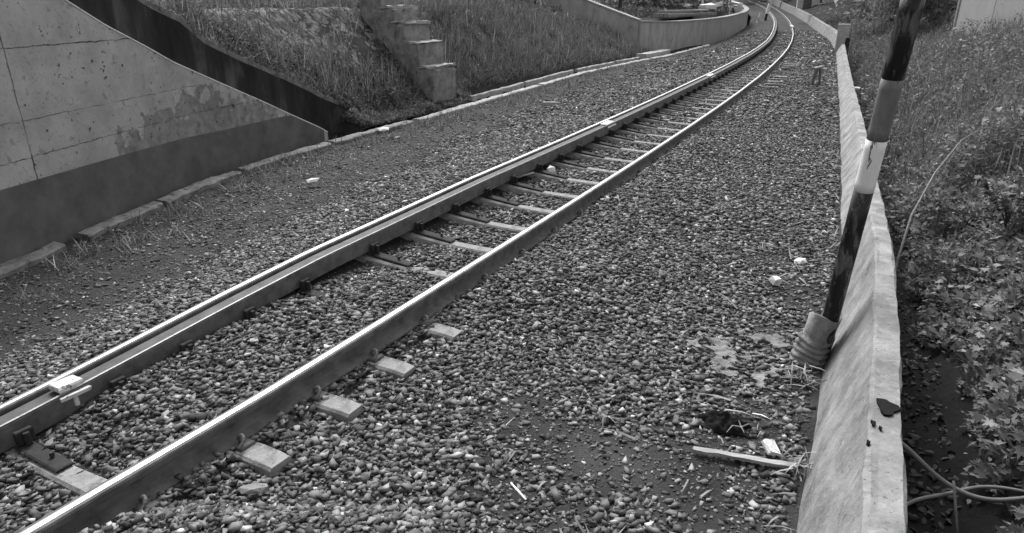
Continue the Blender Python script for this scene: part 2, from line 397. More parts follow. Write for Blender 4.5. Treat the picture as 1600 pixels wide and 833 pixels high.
# ------------------------------------------------------------------ sleepers with clips and brackets
M['bracket'] = mat('shaded_bracket_steel', .014, .04, 14, .85, .6, 60, bdist=.004)  # steel darkened to paint the shaded recess beside the guard rail
def sleeper_mesh():
    ls = [-.87, -.80, -.55, -.25, 0, .25, .55, .80, .87]
    zt = [-.158, -.15, -.148, -.162, -.170, -.162, -.148, -.15, -.158]
    wt = [.058, .062, .062, .056, .052, .056, .062, .062, .058]
    V = []; F = []
    for l, z, h in zip(ls, zt, wt):
        V += [(l, -h-.03, -.34), (l, -h, z-.012), (l, -h+.012, z), (l, h-.012, z), (l, h, z-.012), (l, h+.03, -.34)]
    k = 6
    for i in range(len(ls)-1):
        for j in range(k): F.append((i*k+j, i*k+(j+1) % k, (i+1)*k+(j+1) % k, (i+1)*k+j))
    F += [tuple(range(k))[::-1], tuple((len(ls)-1)*k+j for j in range(k))]
    return V, F
def clip_pts(sx):
    P = []
    for i in range(15):    # curled spring clip
        a = i/14*math.pi*1.75-.3
        P.append((sx*(.062+.026*math.cos(a)*1.0+.012), -.034+.068*i/14+.012*math.sin(a*1.5), -.128+.026*math.sin(a)+.012))
    return P
ties_y = [2.14, 2.54, 2.93, 3.33, 3.76, 4.42, 4.94, 5.47, 5.99, 6.5, 7.06, 7.6, 8.13, 8.72, 9.25, 9.79, 10.34, 10.9]
while ties_y[-1] < 44: ties_y.append(ties_y[-1]+.545)
proto = None
near_lab = ['bottom left corner of the picture']
for i, y in enumerate(ties_y):
    xx, yy, zz, nx, ny = [float(q) for q in frame(y, -.566)]
    if proto is None:
        t = empty('sleeper', (0, 0, 0))
        V, F = sleeper_mesh(); npmesh('concrete_block', np.array(V), F, M['sleeper'], t)
        for sx in (1, -1):
            for rail in (.566, -.566):
                if sx < 0 < rail or rail > 0 or sx < 0:
                    mb = MB(); mb.tube([(rail+p[0], p[1], p[2]) for p in clip_pts(sx)], .0085, 6); mb.box((rail+sx*.075, 0, -.142), (.05, .075, .02), bev=.004)
                    mb.build('rail_clip', M['rust'], t)
        mb = MB()
        mb.box((-.20, 0.01, -.150), (.38, .075, .020), rot=Matrix.Rotation(R(3), 3, 'Y'), bev=.006, jit=.003)
        mb.box((-.36, .02, -.095), (.03, .075, .07), bev=.004)
        mb.tube([(-.33, .02, -.13), (-.33, .02, -.07)], .014, 6); mb.tube([(-.13, .02, -.14), (-.13, .02, -.12)], .011, 6)
        mb.build('guard_rail_bracket', M['bracket'], t)
        proto = t
    else: t = copy_tree(proto)
    t.location = (xx, yy, zz+random.uniform(-.004, .003))
    t.rotation_euler = (0, math.atan2(float(eL(y)), 1.132), math.atan2(ny, nx)+R(random.uniform(-1.2, 1.2)))
    side = 'bare end outside the nearer rail' if 0 < i < 5 else 'pale top between the rails' if i < 26 else 'half buried where the track recedes'
    tag(t, f'{ordn(i)} concrete sleeper from the camera, {side}', 'sleeper', 'concrete sleepers under the track')
# pale spacer lumps on the guard rail, and the bright patch on the far rail
def lump(y, off, lab, size, name='rail_joint_clamp', m='white_paint', z=0.0):
    xx, yy, zz, nx, ny = [float(q) for q in frame(y, off)]
    t = empty(name, (xx, yy, zz), math.atan2(ny, nx)); tag(t, lab, 'rail clamp')
    a, b, c = size
    MB().box((0, 0, z), (a, b, c), jit=.004, bev=.006).build('clamp_plate', M[m], t)
    MB().box((a*.62, 0, z-.035), (a*.35, b*1.15, .022), jit=.004, bev=.005).build('clamp_jaw', M[m], t)
    MB().tube([(a*.6, 0, z-.05), (a*.62, 0, z-.1)], .012, 8).build('bolt', M[m], t)
    return t
lump(2.39, -1.132+.11, 'white splattered clamp on the guard rail near the bottom left corner', (.10, .125, .03))
lump(9.35, -1.132+.10, 'pale grey spacer plate on the guard rail midway along the track', (.10, .30, .02), m='pale_paint')
lump(16.3, -1.132+.10, 'small pale spacer plate on the guard rail before the bend', (.10, .5, .02), m='pale_paint')
t = lump(49, 0, 'white painted joint on the nearer rail at the top of the bend', (.16, 3.2, .05), m='white_paint', z=-.005)

# ------------------------------------------------------------------ ballast stones
ico_V = []
ph = (1+5**.5)/2
for a, b in ((-1, ph), (1, ph), (-1, -ph), (1, -ph)): ico_V.append((a, b, 0))
for a, b in ((-1, ph), (1, ph), (-1, -ph), (1, -ph)): ico_V.append((0, a, b))
for a, b in ((ph, -1), (ph, 1), (-ph, -1), (-ph, 1)): ico_V.append((a, 0, b))
ico_V = np.array(ico_V)/math.sqrt(1+ph*ph)
ico_F = np.array([(0,11,5),(0,5,1),(0,1,7),(0,7,10),(0,10,11),(1,5,9),(5,11,4),(11,10,2),(10,7,6),(7,1,8),(3,9,4),(3,4,2),(3,2,6),(3,6,8),(3,8,9),(4,9,5),(2,4,11),(6,2,10),(8,6,7),(9,8,1)])
def rotmats(n, tilt=1.0):
    a = rng.uniform(0, 2*np.pi, n); ax = rng.normal(size=(n, 3)); ax /= np.linalg.norm(ax, axis=1)[:, None]
    b = rng.normal(0, tilt, n)
    ca, sa = np.cos(a), np.sin(a); Z = np.zeros((n, 3, 3)); Z[:, 0, 0] = ca; Z[:, 0, 1] = -sa; Z[:, 1, 0] = sa; Z[:, 1, 1] = ca; Z[:, 2, 2] = 1
    K = np.zeros((n, 3, 3)); K[:, 0, 1] = -ax[:, 2]; K[:, 0, 2] = ax[:, 1]; K[:, 1, 0] = ax[:, 2]; K[:, 1, 2] = -ax[:, 0]; K[:, 2, 0] = -ax[:, 1]; K[:, 2, 1] = ax[:, 0]
    Rm = np.eye(3)[None]+np.sin(b)[:, None, None]*K+(1-np.cos(b))[:, None, None]*(K@K)
    return Rm@Z
cub_V = np.array([(x, y, z) for x in (-1, 1) for y in (-1, 1) for z in (-1, 1)], float)*.62
cub_F = np.array([(0,1,3),(0,3,2),(4,6,7),(4,7,5),(0,4,5),(0,5,1),(2,3,7),(2,7,6),(0,2,6),(0,6,4),(1,5,7),(1,7,3)])
def stones(P, size, flat=.6, tilt=.36):
    out = []; sel = rng.uniform(size=len(P)) < .1
    for BV, BF, m_ in ((ico_V, ico_F, sel), (cub_V, cub_F, ~sel)):
        p_, sz = P[m_], size[m_]; n = len(p_); k = len(BV)
        sc = np.stack([rng.uniform(.8, 1.3, n), rng.uniform(.5, .95, n), rng.uniform(.22, .6, n)], 1)*sz[:, None]*.56
        V = BV[None]*(1+rng.normal(0, .22, (n, k, 1)))+rng.normal(0, .21, (n, k, 3))
        tp = rng.uniform(-.45, .45, (n, 2))                      # wedge and taper
        V[..., 1] *= 1+tp[:, :1]*V[..., 0]; V[..., 2] *= 1+tp[:, 1:]*V[..., 0]
        V[..., 0] += V[..., 2]*rng.uniform(-.4, .4, (n, 1))
        V = V*sc[:, None, :]*1.06
        V = np.einsum('nij,nkj->nki', rotmats(n, tilt), V)+p_[:, None, :]
        F = BF[None]+(np.arange(n)*k)[:, None, None]
        out.append((V.reshape(-1, 3), F.reshape(-1, 3)))
    return np.vstack([a for a, b in out]), np.vstack([out[0][1], out[1][1]+len(out[0][0])])
def inview(X, Y, Z, m=.32):
    d = Y*math.cos(R(21.5))+(1.7-Z)*math.sin(R(21.5)); u = X/np.maximum(d, .01)
    vv = (Y*math.sin(R(21.5))-(1.7-Z)*math.cos(R(21.5)))/np.maximum(d, .01)
    return (d > .3) & (abs(u) < .762+m) & (vv > -.397-m*.8)
def scatter(y0, y1, dens, smin, smax, layers=(0., .0)):
    w_ = 13.0
    n = int((y1-y0)*w_*dens)
    Y = rng.uniform(y0, y1, n); X = rng.uniform(-1, 1, n)*w_/2+(xk(Y)+xp(Y))/2
    dl = (xr(Y)-X)*CS; dk = (xr(Y)-xk(Y))*CS; v = (dl-1.13)/(dk-1.13); dr = -dl; dp = (xp(Y)-X)*CS
    keep = (X > xk(Y)+.15) & (X < xp(Y)-.03) & inview(X, Y, 0*Y)
    keep &= ~((abs(dl) < .045) | (abs(dl-1.132) < .045) | ((dl > .94) & (dl < 1.11)))
    p = np.ones(n)
    nz1 = fbm(X*1.1, Y*1.1, 21); nz2 = fbm(X*2.5, Y*2.5, 25)
    edge = np.interp(Y, [3, 6, 8, 10, 14, 20], [.36, .44, .5, .6, .7, .8])
    edge = edge*.74
    p = np.where(v > 0, np.clip(1-(v-edge-(nz1-.5)*.35)*6, .09, 1), p)
    soil = np.clip((dr-(.95+(nz1-.5)*1.6))*2.2, 0, 1)                 # bare earth towards the parapet
    p = np.where(dr > .3, 1-soil*np.interp(Y, [2, 3.4, 5.5, 10, 16], [.82, .74, .55, .5, .5])*np.clip(nz2*2.2-.35, .2, 1.1), p)
    near_gap = np.exp(-((X-.05)**2+(Y-2.75)**2)/.10)*.6               # bare patch in the middle foreground
    p = np.clip(p-near_gap, .04, 1)
    keep &= rng.uniform(size=n) < p
    X, Y, p, dl = X[keep], Y[keep], p[keep], dl[keep]
    s = rng.uniform(smin, smax, len(X))*np.where(rng.uniform(size=len(X)) < .06, 1.35, 1)*np.where(p < .5, .85, 1)
    Z = gz(X, Y)+rng.uniform(-.012, .016, len(X))*np.clip(p, .3, 1)+s*.08
    # keep most of them off the sleepers where their tops are bare
    ty = np.array(ties_y); fx, fy, fz, fnx, fny = frame(ty, -.566)
    bury = np.zeros(len(X), bool)
    for i in range(len(ty)):
        if ty[i] > 16: break
        dx = X-fx[i]; dy = Y-fy[i]
        l = dx*fnx[i]+dy*fny[i]; q = abs(-dx*fny[i]+dy*fnx[i])
        hit = (q < .075) & (abs(l) < .9)
        show = (l > .58) if 2.4 < ty[i] < 3.5 else (l > .72) & (l < .5) if ty[i] < 1.9 or 2.3 < ty[i] < 4.1 else (l > .02+(math.sin(ty[i]*7.3))*.16+(fbm(l*9, l*0+ty[i], 3)-.5)*.3) & (l < .53)
        if 2.05 < ty[i] < 2.3: show = show | ((l > -.1) & (l < .53))
        if ty[i] in (6.5, 7.06): show = show & (l > .12)
        bury |= hit & show & (rng.uniform(size=len(X)) < (.72 if ty[i] > 4 else .9))
    X, Y, Z, s = X[~bury], Y[~bury], Z[~bury], s[~bury]
    return np.stack([X, Y, Z], 1), s
parts = [scatter(1.1, 5.5, 3900, .017, .041), scatter(5.5, 11, 2200, .022, .046), scatter(11, 20, 620, .036, .066), scatter(20, 46, 130, .06, .11)]
def grit(y0, y1, n, a, b):
    Y = np.exp(rng.uniform(math.log(y0), math.log(y1), n)); X = rng.uniform(0, 1, n)*(xp(Y)-xk(Y)-.15)+xk(Y)+.13
    k = inview(X, Y, 0*Y, .15) & (abs(X-xr(Y)) > .06) & (abs(X-xr(Y)+1.27) > .12); X, Y = X[k], Y[k]
    return np.stack([X, Y, gz(X, Y)+.002], 1), rng.uniform(a, b, len(X))
parts.append(grit(1.5, 9, 42000, .006, .016)); parts.append(grit(6, 18, 26000, .014, .028))
P = np.concatenate([a for a, b in parts]); s_ = np.concatenate([b for a, b in parts])
V, F = stones(P, s_)
g = npmesh('ballast_stones', V, F, M['stone']); tag(g, 'loose angular grey ballast stones spread over the track bed', 'gravel', kind='stuff')
print('stones', len(P))

# ------------------------------------------------------------------ parapet on the right
def ztop(Y): return np.interp(Y, [-2, 1.5, 4, 5, 6, 10, 14, 22, 28, 28.6, 40, 60, 110], [.36, .35, .33, .2, .14, .12, .05, .1, .18, .25, .38, .5, .55])+rise(Y)
def sweep_xy(Yv, prof, name, m, parent=None, f=xp, jit=.0, smooth=False):
    e = .2; s = (f(Yv+e)-f(Yv-e))/(2*e); n = np.sqrt(1+s*s); nx, ny = 1/n, -s/n
    rows = []
    for j, (du, zf) in enumerate(prof):
        z = zf(Yv) if callable(zf) else np.full(len(Yv), zf)+rise(Yv)
        du_ = du(Yv) if callable(du) else du
        jj = (fbm(Yv*2.3, Yv*0+j*7.7, 31)-.5)*jit*2+(fbm(Yv*9, Yv*0+j*3.3, 37)-.5)*jit
        rows.append(np.stack([f(Yv)+(du_+jj)*nx, Yv+(du_+jj)*ny, z+(fbm(Yv*4, Yv*0+j*5.5, 33)-.5)*jit], -1))
    k = len(prof); V = np.stack(rows, 1).reshape(-1, 3); F = []
    for i in range(len(Yv)-1):
        for j in range(k): F.append((i*k+j, i*k+(j+1) % k, (i+1)*k+(j+1) % k, (i+1)*k+j))
    F += [tuple(range(k))[::-1], tuple((len(Yv)-1)*k+j for j in range(k))]
    return npmesh(name, V, F, m, parent, smooth)
pprof = [(0, -.35), (.0, -.16), (.045, lambda Y: -.16*.66+.34*(ztop(Y)-rise(Y))+rise(Y)), (.11, lambda Y: -.16*.3+.7*(ztop(Y)-rise(Y))+rise(Y)),
         (.16, ztop), (.17, lambda Y: ztop(Y)+.006), (.19, lambda Y: ztop(Y)+.004), (.255, ztop), (.265, lambda Y: ztop(Y)-.015), (.265, lambda Y: ztop(Y)-.3+0*Y), (.27, -1.1)]
o = sweep_xy(np.concatenate([np.arange(.5, 8, .06), np.arange(8, 27.6, .2)]), pprof, 'parapet_wall', M['parapet'], jit=.014)
tag(o, 'low rough concrete parapet in the right foreground, running from the bottom edge up to the square post', 'parapet')
far_prof = [(0, -.35), (.0, -.1), (.12, ztop), (.3, ztop), (.31, -1.1)]
o = sweep_xy(np.arange(28.3, 88, .7), far_prof, 'parapet_wall', M['parapet'], jit=.05)
tag(o, 'concrete parapet section beyond the square post, up to the dark joint', 'parapet')
o = sweep_xy(np.arange(89.5, 135, 1.5), far_prof, 'parapet_wall', M['parapet'], jit=.05)
tag(o, 'farthest concrete parapet section, past the dark joint at the top of the picture', 'parapet')
# raised black patches painting the shade inside a parapet break-out and its chips
par0 = bpy.data.objects['parapet_wall']
def blob(cx, cy, z, rx, ry_, name, m, n=16, depth=.004, rz=.5):
    top = []; 
    for k in range(n):
        a = 2*math.pi*k/n; r_ = 1+.28*math.sin(a*3+1)+.15*random.uniform(-1, 1)
        x, y = rx*r_*math.cos(a), ry_*r_*math.sin(a)
        top.append((cx+x*math.cos(rz)-y*math.sin(rz), cy+x*math.sin(rz)+y*math.cos(rz)))
    V = [(x, y, z) for x, y in top]+[(x, y, z-depth) for x, y in top]
    F = [tuple(range(n))]+[(k, n+k, n+(k+1) % n, (k+1) % n) for k in range(n)]
    return npmesh(name, np.array(V), F, m)

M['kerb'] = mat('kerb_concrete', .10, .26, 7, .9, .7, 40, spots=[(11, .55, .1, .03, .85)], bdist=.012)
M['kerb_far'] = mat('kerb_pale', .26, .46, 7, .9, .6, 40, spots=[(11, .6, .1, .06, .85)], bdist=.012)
hole = blob(1.338, 2.045, float(ztop(2.04))+.012, .034, .052, 'hole_shade', M['recess_black'], depth=.03, rz=-.4); hole.parent = par0
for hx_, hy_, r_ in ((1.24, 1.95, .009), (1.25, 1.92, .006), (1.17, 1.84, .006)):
    blob(hx_, hy_, float(ztop(hy_))+.012, r_*.7, r_*1.6, 'chip_shade', M['recess_black'], depth=.02, rz=-.3).parent = par0
M['step'] = mat('step_concrete', .13, .30, 6, .9, .6, 40, spots=[(9, .58, .1, .07, .8)], bdist=.01)
# square post at the parapet's break
t = empty('square_post', (13.05, 28.0, -.35), R(-25))
tag(t, 'square concrete post standing at the end of the near parapet', 'post')
MB().box((0, 0, .62), (.42, .42, 1.25), jit=.01, bev=.02).build('shaft', M['kerb_far'], t)
MB().box((0.2, -.05, .38), (.16, .34, .72), bev=.01).build('post_shade', M['black'], t)  # black box painting the shade low on the post's right side

# ------------------------------------------------------------------ striped pole and its sleeve
base = Vector((1.70, 3.28, -.30)); topv = Vector((1.662, 2.905, 2.55))
def onp(z): return base+(topv-base)*((z-base.z)/(topv.z-base.z))
t = empty('striped_pole', base); tag(t, 'tall round pole banded black, white and grey leaning beside the parapet', 'pole')
inv = -base
rad = lambda z: .041+.003*(z+.3)
bands = [(-.3, .86, 'black'), (.86, 1.11, 'pale_paint'), (1.11, 1.385, 'grey_paint'), (1.385, 1.72, 'black'), (1.72, 2.02, 'pale_paint'), (2.02, 2.55, 'grey_paint')]
bnm = {'black': 'black_band', 'pale_paint': 'white_band', 'grey_paint': 'grey_band'}
for a, b, m in bands:
    zs = np.linspace(a, b, 7)
    MB().tube([onp(z)+inv for z in zs], [rad(z) for z in zs], 20, cap=True).build(bnm[m], M[m], t, smooth=False)
for ch in t.children:
    for p in ch.data.polygons: p.use_smooth = len(p.vertices) == 4
# ribbed sleeve round its foot
M['sleeve'] = mat('rusty_sleeve', .14, .34, 14, .75, .7, 50, spots=[(9, .56, .1, .03, .8), (30, .6, .05, .4, .5)], bdist=.006)
t = empty('ribbed_sleeve', (1.655, 3.30, -.19)); tag(t, 'rusty ribbed metal sleeve round the foot of the striped pole', 'pipe sleeve')
V = []; F = []; n = 28; prof = [(0, .088)]
zz = 0
for k in range(5): prof += [(.015+k*.036, .084), (.026+k*.036, .095), (.038+k*.036, .095), (.048+k*.036, .084)]
prof += [(.22, .082), (.34, .084)]
full = prof+[(z, r-.006) for z, r in prof[::-1]]
for z, r in full:
    for k in range(n):
        a = 2*math.pi*k/n; zj = z+.008*math.sin(a*2+z*9); r = r*(1+.05*math.sin(a*3+z*14)+.03*math.sin(a*5-z*30))
        if z > .3: zj = z+.02*math.sin(a*2+.5)-(.05 if 1.2 < a < 1.9 else 0)
        V.append((r*math.cos(a)+.10*z*.6, r*math.sin(a)-.15*z, zj))
k2 = len(full)
for i in range(k2-1):
    for k in range(n): F.append((i*n+k, i*n+(k+1) % n, (i+1)*n+(k+1) % n, (i+1)*n+k))
npmesh('ribbed_tube', np.array(V), F, M['sleeve'], t, smooth=True)
MB().box((.055, -.07, .32), (.05, .004, .05), rot=Matrix.Rotation(.5, 3, 'Z'), jit=.006).build('torn_strip', M['pale_paint'], t)

# ------------------------------------------------------------------ wing wall on the left
_wy = np.array([-4, 0, 5.38, 6.57, 8.33, 9.55, 11.03, 12.35, 13.2]); _wx = np.array([-5.45, -5.0, -4.38, -4.25, -4.05, -3.67, -3.15, -2.66, -2.32])
def xw(Y): return np.interp(Y, _wy, _wx)
def ftop(Y): return np.interp(Y, [-4, 0, 6.81, 7.31, 7.92, 8.63, 9.71, 10.42, 11.06, 11.3], [6.8, 4.9, 1.72, 1.47, 1.22, .90, .42, .08, -.22, -.36])
t = empty('wing_wall', (-4.3, 6.5, -.5)); tag(t, 'tall concrete wing wall with a sloping top and dark plinth at the left edge', 'wall')
off0 = -np.array([-4.3, 6.5, -.5])
def wall_sheet(name, yv, d0, d1, zlo, zhi, m, nv=14, uvs=True):
    """a solid slab between offsets d0 (front) and d1 (back) behind the wall line"""
    e = .3; s = (xw(yv+e)-xw(yv-e))/(2*e); n_ = np.sqrt(1+s*s); nx, ny = -1/n_, s/n_
    hv = np.linspace(0, 1, nv); V = []; UV = []
    for d in (d0, d1):
        for h in hv:
            z = zlo(yv)+(zhi(yv)-zlo(yv))*h
            V.append(np.stack([xw(yv)+d*nx, yv+d*ny, z], -1)); UV.append(np.stack([yv-5.0, z], -1))
    A = np.stack(V, 0); U = np.stack(UV, 0); N = len(yv); F = []
    idx = lambda side, h, i: (side*nv+h)*N+i
    for i in range(N-1):
        for h in range(nv-1):
            F.append((idx(0, h, i), idx(0, h, i+1), idx(0, h+1, i+1), idx(0, h+1, i)))
            F.append((idx(1, h, i), idx(1, h+1, i), idx(1, h+1, i+1), idx(1, h, i+1)))
        F.append((idx(0, nv-1, i), idx(0, nv-1, i+1), idx(1, nv-1, i+1), idx(1, nv-1, i)))
    for h in range(nv-1):
        F.append((idx(0, h, N-1), idx(1, h, N-1), idx(1, h+1, N-1), idx(0, h+1, N-1)))
    return npmesh(name, A.reshape(-1, 3)+off0, F, m, t, uv=U.reshape(-1, 2))
yv = np.concatenate([np.arange(-3, 5, .5), np.arange(5, 11.31, .12)])
plz = lambda Y: np.minimum(ftop(Y)-.012, np.interp(Y, [0, 5.5, 7.2, 9, 11.2], [.24, .21, .17, .11, .09]))
wall_sheet('wall_face', yv, 0, .118, lambda Y: 0*Y-.7, ftop, M['wing'])
wall_sheet('plinth', yv[yv < 11.2], -.022, -.002, lambda Y: 0*Y-.7, plz, M['plinth'], nv=4)
yv2 = np.concatenate([np.arange(-3, 7, .5), np.arange(7, 12.6, .12)])
wall_sheet('mossy_shaded_rear_wall', yv2[yv2 < 11.95], .121, .40, lambda Y: 0*Y-.7, lambda Y: stem_top(Y)-.03*fbm(Y*3, Y*0, 41), M['mossy_shaded'])
wall_sheet('rear_wall_end', np.arange(11.87, 12.75, .07), .118, .40, lambda Y: 0*Y-.7, lambda Y: np.maximum(stem_top(Y), -.2)+.005, M['plinth'])
M['coping'] = mat('weathered_coping', .09, .24, 9, .9, .6, 40, spots=[(8, .55, .12, .02, .8)], bdist=.01)
wall_sheet('coping', np.concatenate([yv2[yv2 < 6.9], np.arange(7, 12.59, .05)]), .135, .46, lambda Y: stem_top(Y)-.028, lambda Y: stem_top(Y)+.02+.09*fbm(Y*7, Y*0, 44, 4), M['coping'], nv=2)
# pale strip painting the lit edge along the sloping top of the face
wall_sheet('lit_arris', yv[yv > 0], -.006, .11, lambda Y: ftop(Y)+.001, lambda Y: ftop(Y)+.014, M['pale_paint'], nv=2)

# ------------------------------------------------------------------ drain kerbs
def slab(y0, y1, b0, b1, ztopf, depth, m, lab, grp, cat='kerb', name='kerb_slab'):
    yv = np.arange(y0, y1, .05 if y0 < 14 else .15); N = len(yv); V = []
    sd_ = random.uniform(0, 99)
    for (b, dz) in ((b0, -depth), (b0, -.015), (b0+.02, 0), (b1-.02, 0), (b1, -.02), (b1, -depth)):
        wob = (fbm(yv*5, yv*0+b*9, sd_)-.5)*.045+(fbm(yv*17, yv*0+b*9, sd_)-.5)*.03
        x, y = bank_xy(yv, b+wob); V.append(np.stack([x, y, ztopf(yv)+dz+(fbm(yv*6, yv*0+b*3, sd_+3)-.5)*.035+rise(yv)], -1))
    V = np.stack(V, 1); k = 6; F = []
    for i in range(N-1):
        for j in range(k): F.append((i*k+j, i*k+(j+1) % k, (i+1)*k+(j+1) % k, (i+1)*k+j))
    F += [tuple(range(k))[::-1], tuple((N-1)*k+j for j in range(k))]
    o = npmesh(name, V.reshape(-1, 3), F, m); tag(o, lab, cat, grp); return o
y = 3.6; i = 0
segs = []
while y < 33:
    L_ = random.uniform(1.1, 1.9) if y < 12 else random.uniform(1.6, 3.2)
    if abs(y-3.6) < .01: L_ = 2.35
    gap = .22 if i == 0 else random.uniform(.03, .10)
    segs.append((y, min(y+L_, 33.2))); y += L_+gap; i += 1
for i, (a, b) in enumerate(segs):
    where = 'below the wing wall' if a < 11.5 else 'below the grass bank' if a < 25 else 'below the curved low wall'
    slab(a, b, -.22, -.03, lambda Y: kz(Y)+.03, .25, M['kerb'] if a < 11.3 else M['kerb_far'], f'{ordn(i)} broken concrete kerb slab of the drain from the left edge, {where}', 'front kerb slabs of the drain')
y = 14.6; segs = []
while y < 27:
    L_ = random.uniform(2.2, 3.6); segs.append((y, min(y+L_, 27.6))); y += L_+random.uniform(.04, .15)
for i, (a, b) in enumerate(segs):
    slab(a, b, .33, .44, lambda Y: kz(Y)+.05, .4, M['kerb_far'], f'{ordn(i)} rear kerb slab of the open drain, counting from the stepped concrete block', 'rear kerb slabs of the drain')
slab(26.0, 28.4, .1, .5, lambda Y: kz(Y)+.16, .5, M['kerb_far'], 'concrete lip where the open drain ends at the curved wall', None, 'drain end', 'drain_headwall')

# ------------------------------------------------------------------ stepped block on the bank
nx_, ny_ = -.9, .44
t = empty('stepped_buttress', (-1.42, 14.62, -.3), math.atan2(.9, .44)); tag(t, 'stepped concrete buttress climbing the weedy bank', 'steps')
# local x = along the track, local y = back up the bank
for k, (bk, zt, wd) in enumerate(((0, .44, .86), (.30, .90, .86), (.60, 1.30, .88), (.90, 1.58, .88), (1.2, 1.86, .90))):
    o = MB(); h = zt+.75
    nX, nZ = 7, 8
    o.box((0, bk+.26, zt+.3-h/2), (wd, .52, h), jit=.03, bev=.045)
    rough(o.build('step', M['step'], t), 6, .035, 5)
    rough(MB().box((.01, bk+.17, zt+.3+.012), (wd+.03, .34, .05), jit=.02, bev=.008).build('step_nosing', M['kerb_far'], t), 5, .03, 8)
t.rotation_euler = (0, 0, R(64))
# rubble masonry facing on the upper bank
yy_ = np.arange(8.6, 14.4, .08); hh = np.linspace(0, 1, 22)
Y2 = np.repeat(yy_[:, None], len(hh), 1); B2 = 1.0+hh[None, :]*1.4*np.ones_like(Y2)
X2, Y3 = bank_xy(Y2, B2); sl_ = np.interp(Y2, [12, 17], [1.05, .95])
bs = np.maximum(stem_top(Y2)-.1, -.24)
Z2 = np.minimum(bs+(B2-.5)*sl_+.035, np.maximum(1.58, bs+.3))+(fbm(X2*5, Y3*5, 51)-.5)*.10
Vt = np.stack([X2, Y3, Z2], -1).reshape(-1, 3); Vb = Vt+np.array([-.25, .1, -.35])
nr, nc = Y2.shape; Ft = qgrid(nr, nc, True); N0 = len(Vt); Fb = Ft[:, ::-1]+N0
rim = []
for i in range(nr-1):
    rim.append((i*nc, (i+1)*nc, N0+(i+1)*nc, N0+i*nc)); rim.append((i*nc+nc-1, N0+i*nc+nc-1, N0+(i+1)*nc+nc-1, (i+1)*nc+nc-1))
for j in range(nc-1):
    rim.append((j, N0+j, N0+j+1, j+1)); rim.append(((nr-1)*nc+j, (nr-1)*nc+j+1, N0+(nr-1)*nc+j+1, N0+(nr-1)*nc+j))
o = npmesh('rubble_wall', np.vstack([Vt, Vb]), np.vstack([Ft, Fb, np.array(rim)]), M['rubble']); tag(o, 'sloping rubble stone masonry on the upper bank, left of the stepped buttress', 'wall')

# ------------------------------------------------------------------ far wing wall and curved low wall (left, beyond the bank)
lw = [(5.05, 27.99, .95), (5.7, 28.6, .95), (6.6, 29.83, .88), (7.9, 32, .87), (9.25, 34.22, .87), (11.8, 39.5, .88), (14.2, 45.26, .91), (16.5, 50.6, 1.0), (18.4, 55.82, 1.16), (19.7, 61, 1.4), (20.4, 68, 1.9), (20.4, 78, 2.7), (19.4, 92, 4)]
def ribbon_wall(pts, thick, zb, name, m, lab, cap=.03):
    t = empty(name, (pts[0][0], pts[0][1], zb)); tag(t, lab, 'wall')
    A = np.array(pts, float); u = np.r_[0, np.cumsum(np.hypot(*np.diff(A[:, :2], axis=0).T))]
    uu = np.linspace(0, u[-1], max(12, int(u[-1]/.8)))
    A = np.stack([np.interp(uu, u, A[:, k]) for k in range(3)], 1)
    for _ in range(3): A[1:-1] = (A[:-2]+A[1:-1]*2+A[2:])/4
    T = np.gradient(A[:, :2], axis=0); T /= np.hypot(*T.T)[:, None]; Nn = np.stack([-T[:, 1], T[:, 0]], 1)
    def strip(o0, o1, zlo, zhi, nm, mm):
        P_ = []
        for o_, z_ in ((o0, zlo), (o0, zhi), (o1, zhi), (o1, zlo)):
            P_.append(np.column_stack([A[:, :2]+Nn*o_, z_]))
        V = np.stack(P_, 1)-np.array([pts[0][0], pts[0][1], zb]); k = 4; F = []
        for i in range(len(A)-1):
            for j in range(k): F.append((i*k+j, (i+1)*k+j, (i+1)*k+(j+1) % k, i*k+(j+1) % k))
        F += [tuple(range(k)), tuple((len(A)-1)*k+j for j in range(k))[::-1]]
        npmesh(nm, V.reshape(-1, 3), F, mm, t)
    strip(0, thick, A[:, 2]*0+zb, A[:, 2]-.001, 'wall_body', m)
    strip(-.03, thick+.03, A[:, 2]+.001, A[:, 2]+.06, 'coping', M['concrete'])
    return t
ribbon_wall(lw, .3, -.6, 'curved_wall', M['wallb'], 'long low concrete wall curving away with the track at top centre')
wb_ = [(-4.6, 32.6, 5.2), (-2.2, 31.5, 4.0), (.2, 30.35, 2.9), (2.2, 29.4, 2.0), (4.0, 28.5, 1.35), (4.95, 28.0, 1.0)]
ribbon_wall(wb_, .35, -.9, 'sloping_wing_wall', M['wallb'], 'pale concrete wing wall sloping down to meet the curved low wall')

# ------------------------------------------------------------------ things behind the low wall
t = empty('concrete_slab', (8.6, 35.5, 1.0), R(58)); tag(t, 'long pale concrete slab lying just behind the curved low wall', 'slab')
MB().box((0, 0, .1), (7.5, .9, .16), jit=.03, bev=.03).build('slab_body', M['kerb'], t)
MB().box((.3, .1, .27), (6.2, .5, .12), jit=.03, bev=.03).build('slab_upper', M['kerb'], t)
for k, (x, y, sx, sy, lab) in enumerate(((12.2, 45, 1.1, .5, 'flat broken concrete chunk with a snapped edge, behind the curved wall'), (13.6, 48, .9, .5, 'rounded white rubble lump behind the curved wall'), (11.6, 48, 1.3, .3, 'narrow tilted pale plank behind the curved wall'), (16.4, 53, .9, .4, 'lone white rubble piece near the wire fence behind the curved wall'))):
    o = MB().box((0, 0, .12), (sx, sy, .26), jit=.07, bev=.04).build('rubble_block', M['paper']); o.location = (x, y, 1.25+rise(y)*.6); o.rotation_euler = (R(random.uniform(-15, 15)), R(random.uniform(-12, 12)), random.uniform(0, 3)); tag(o, lab, 'rubble', 'rubble behind the curved wall')
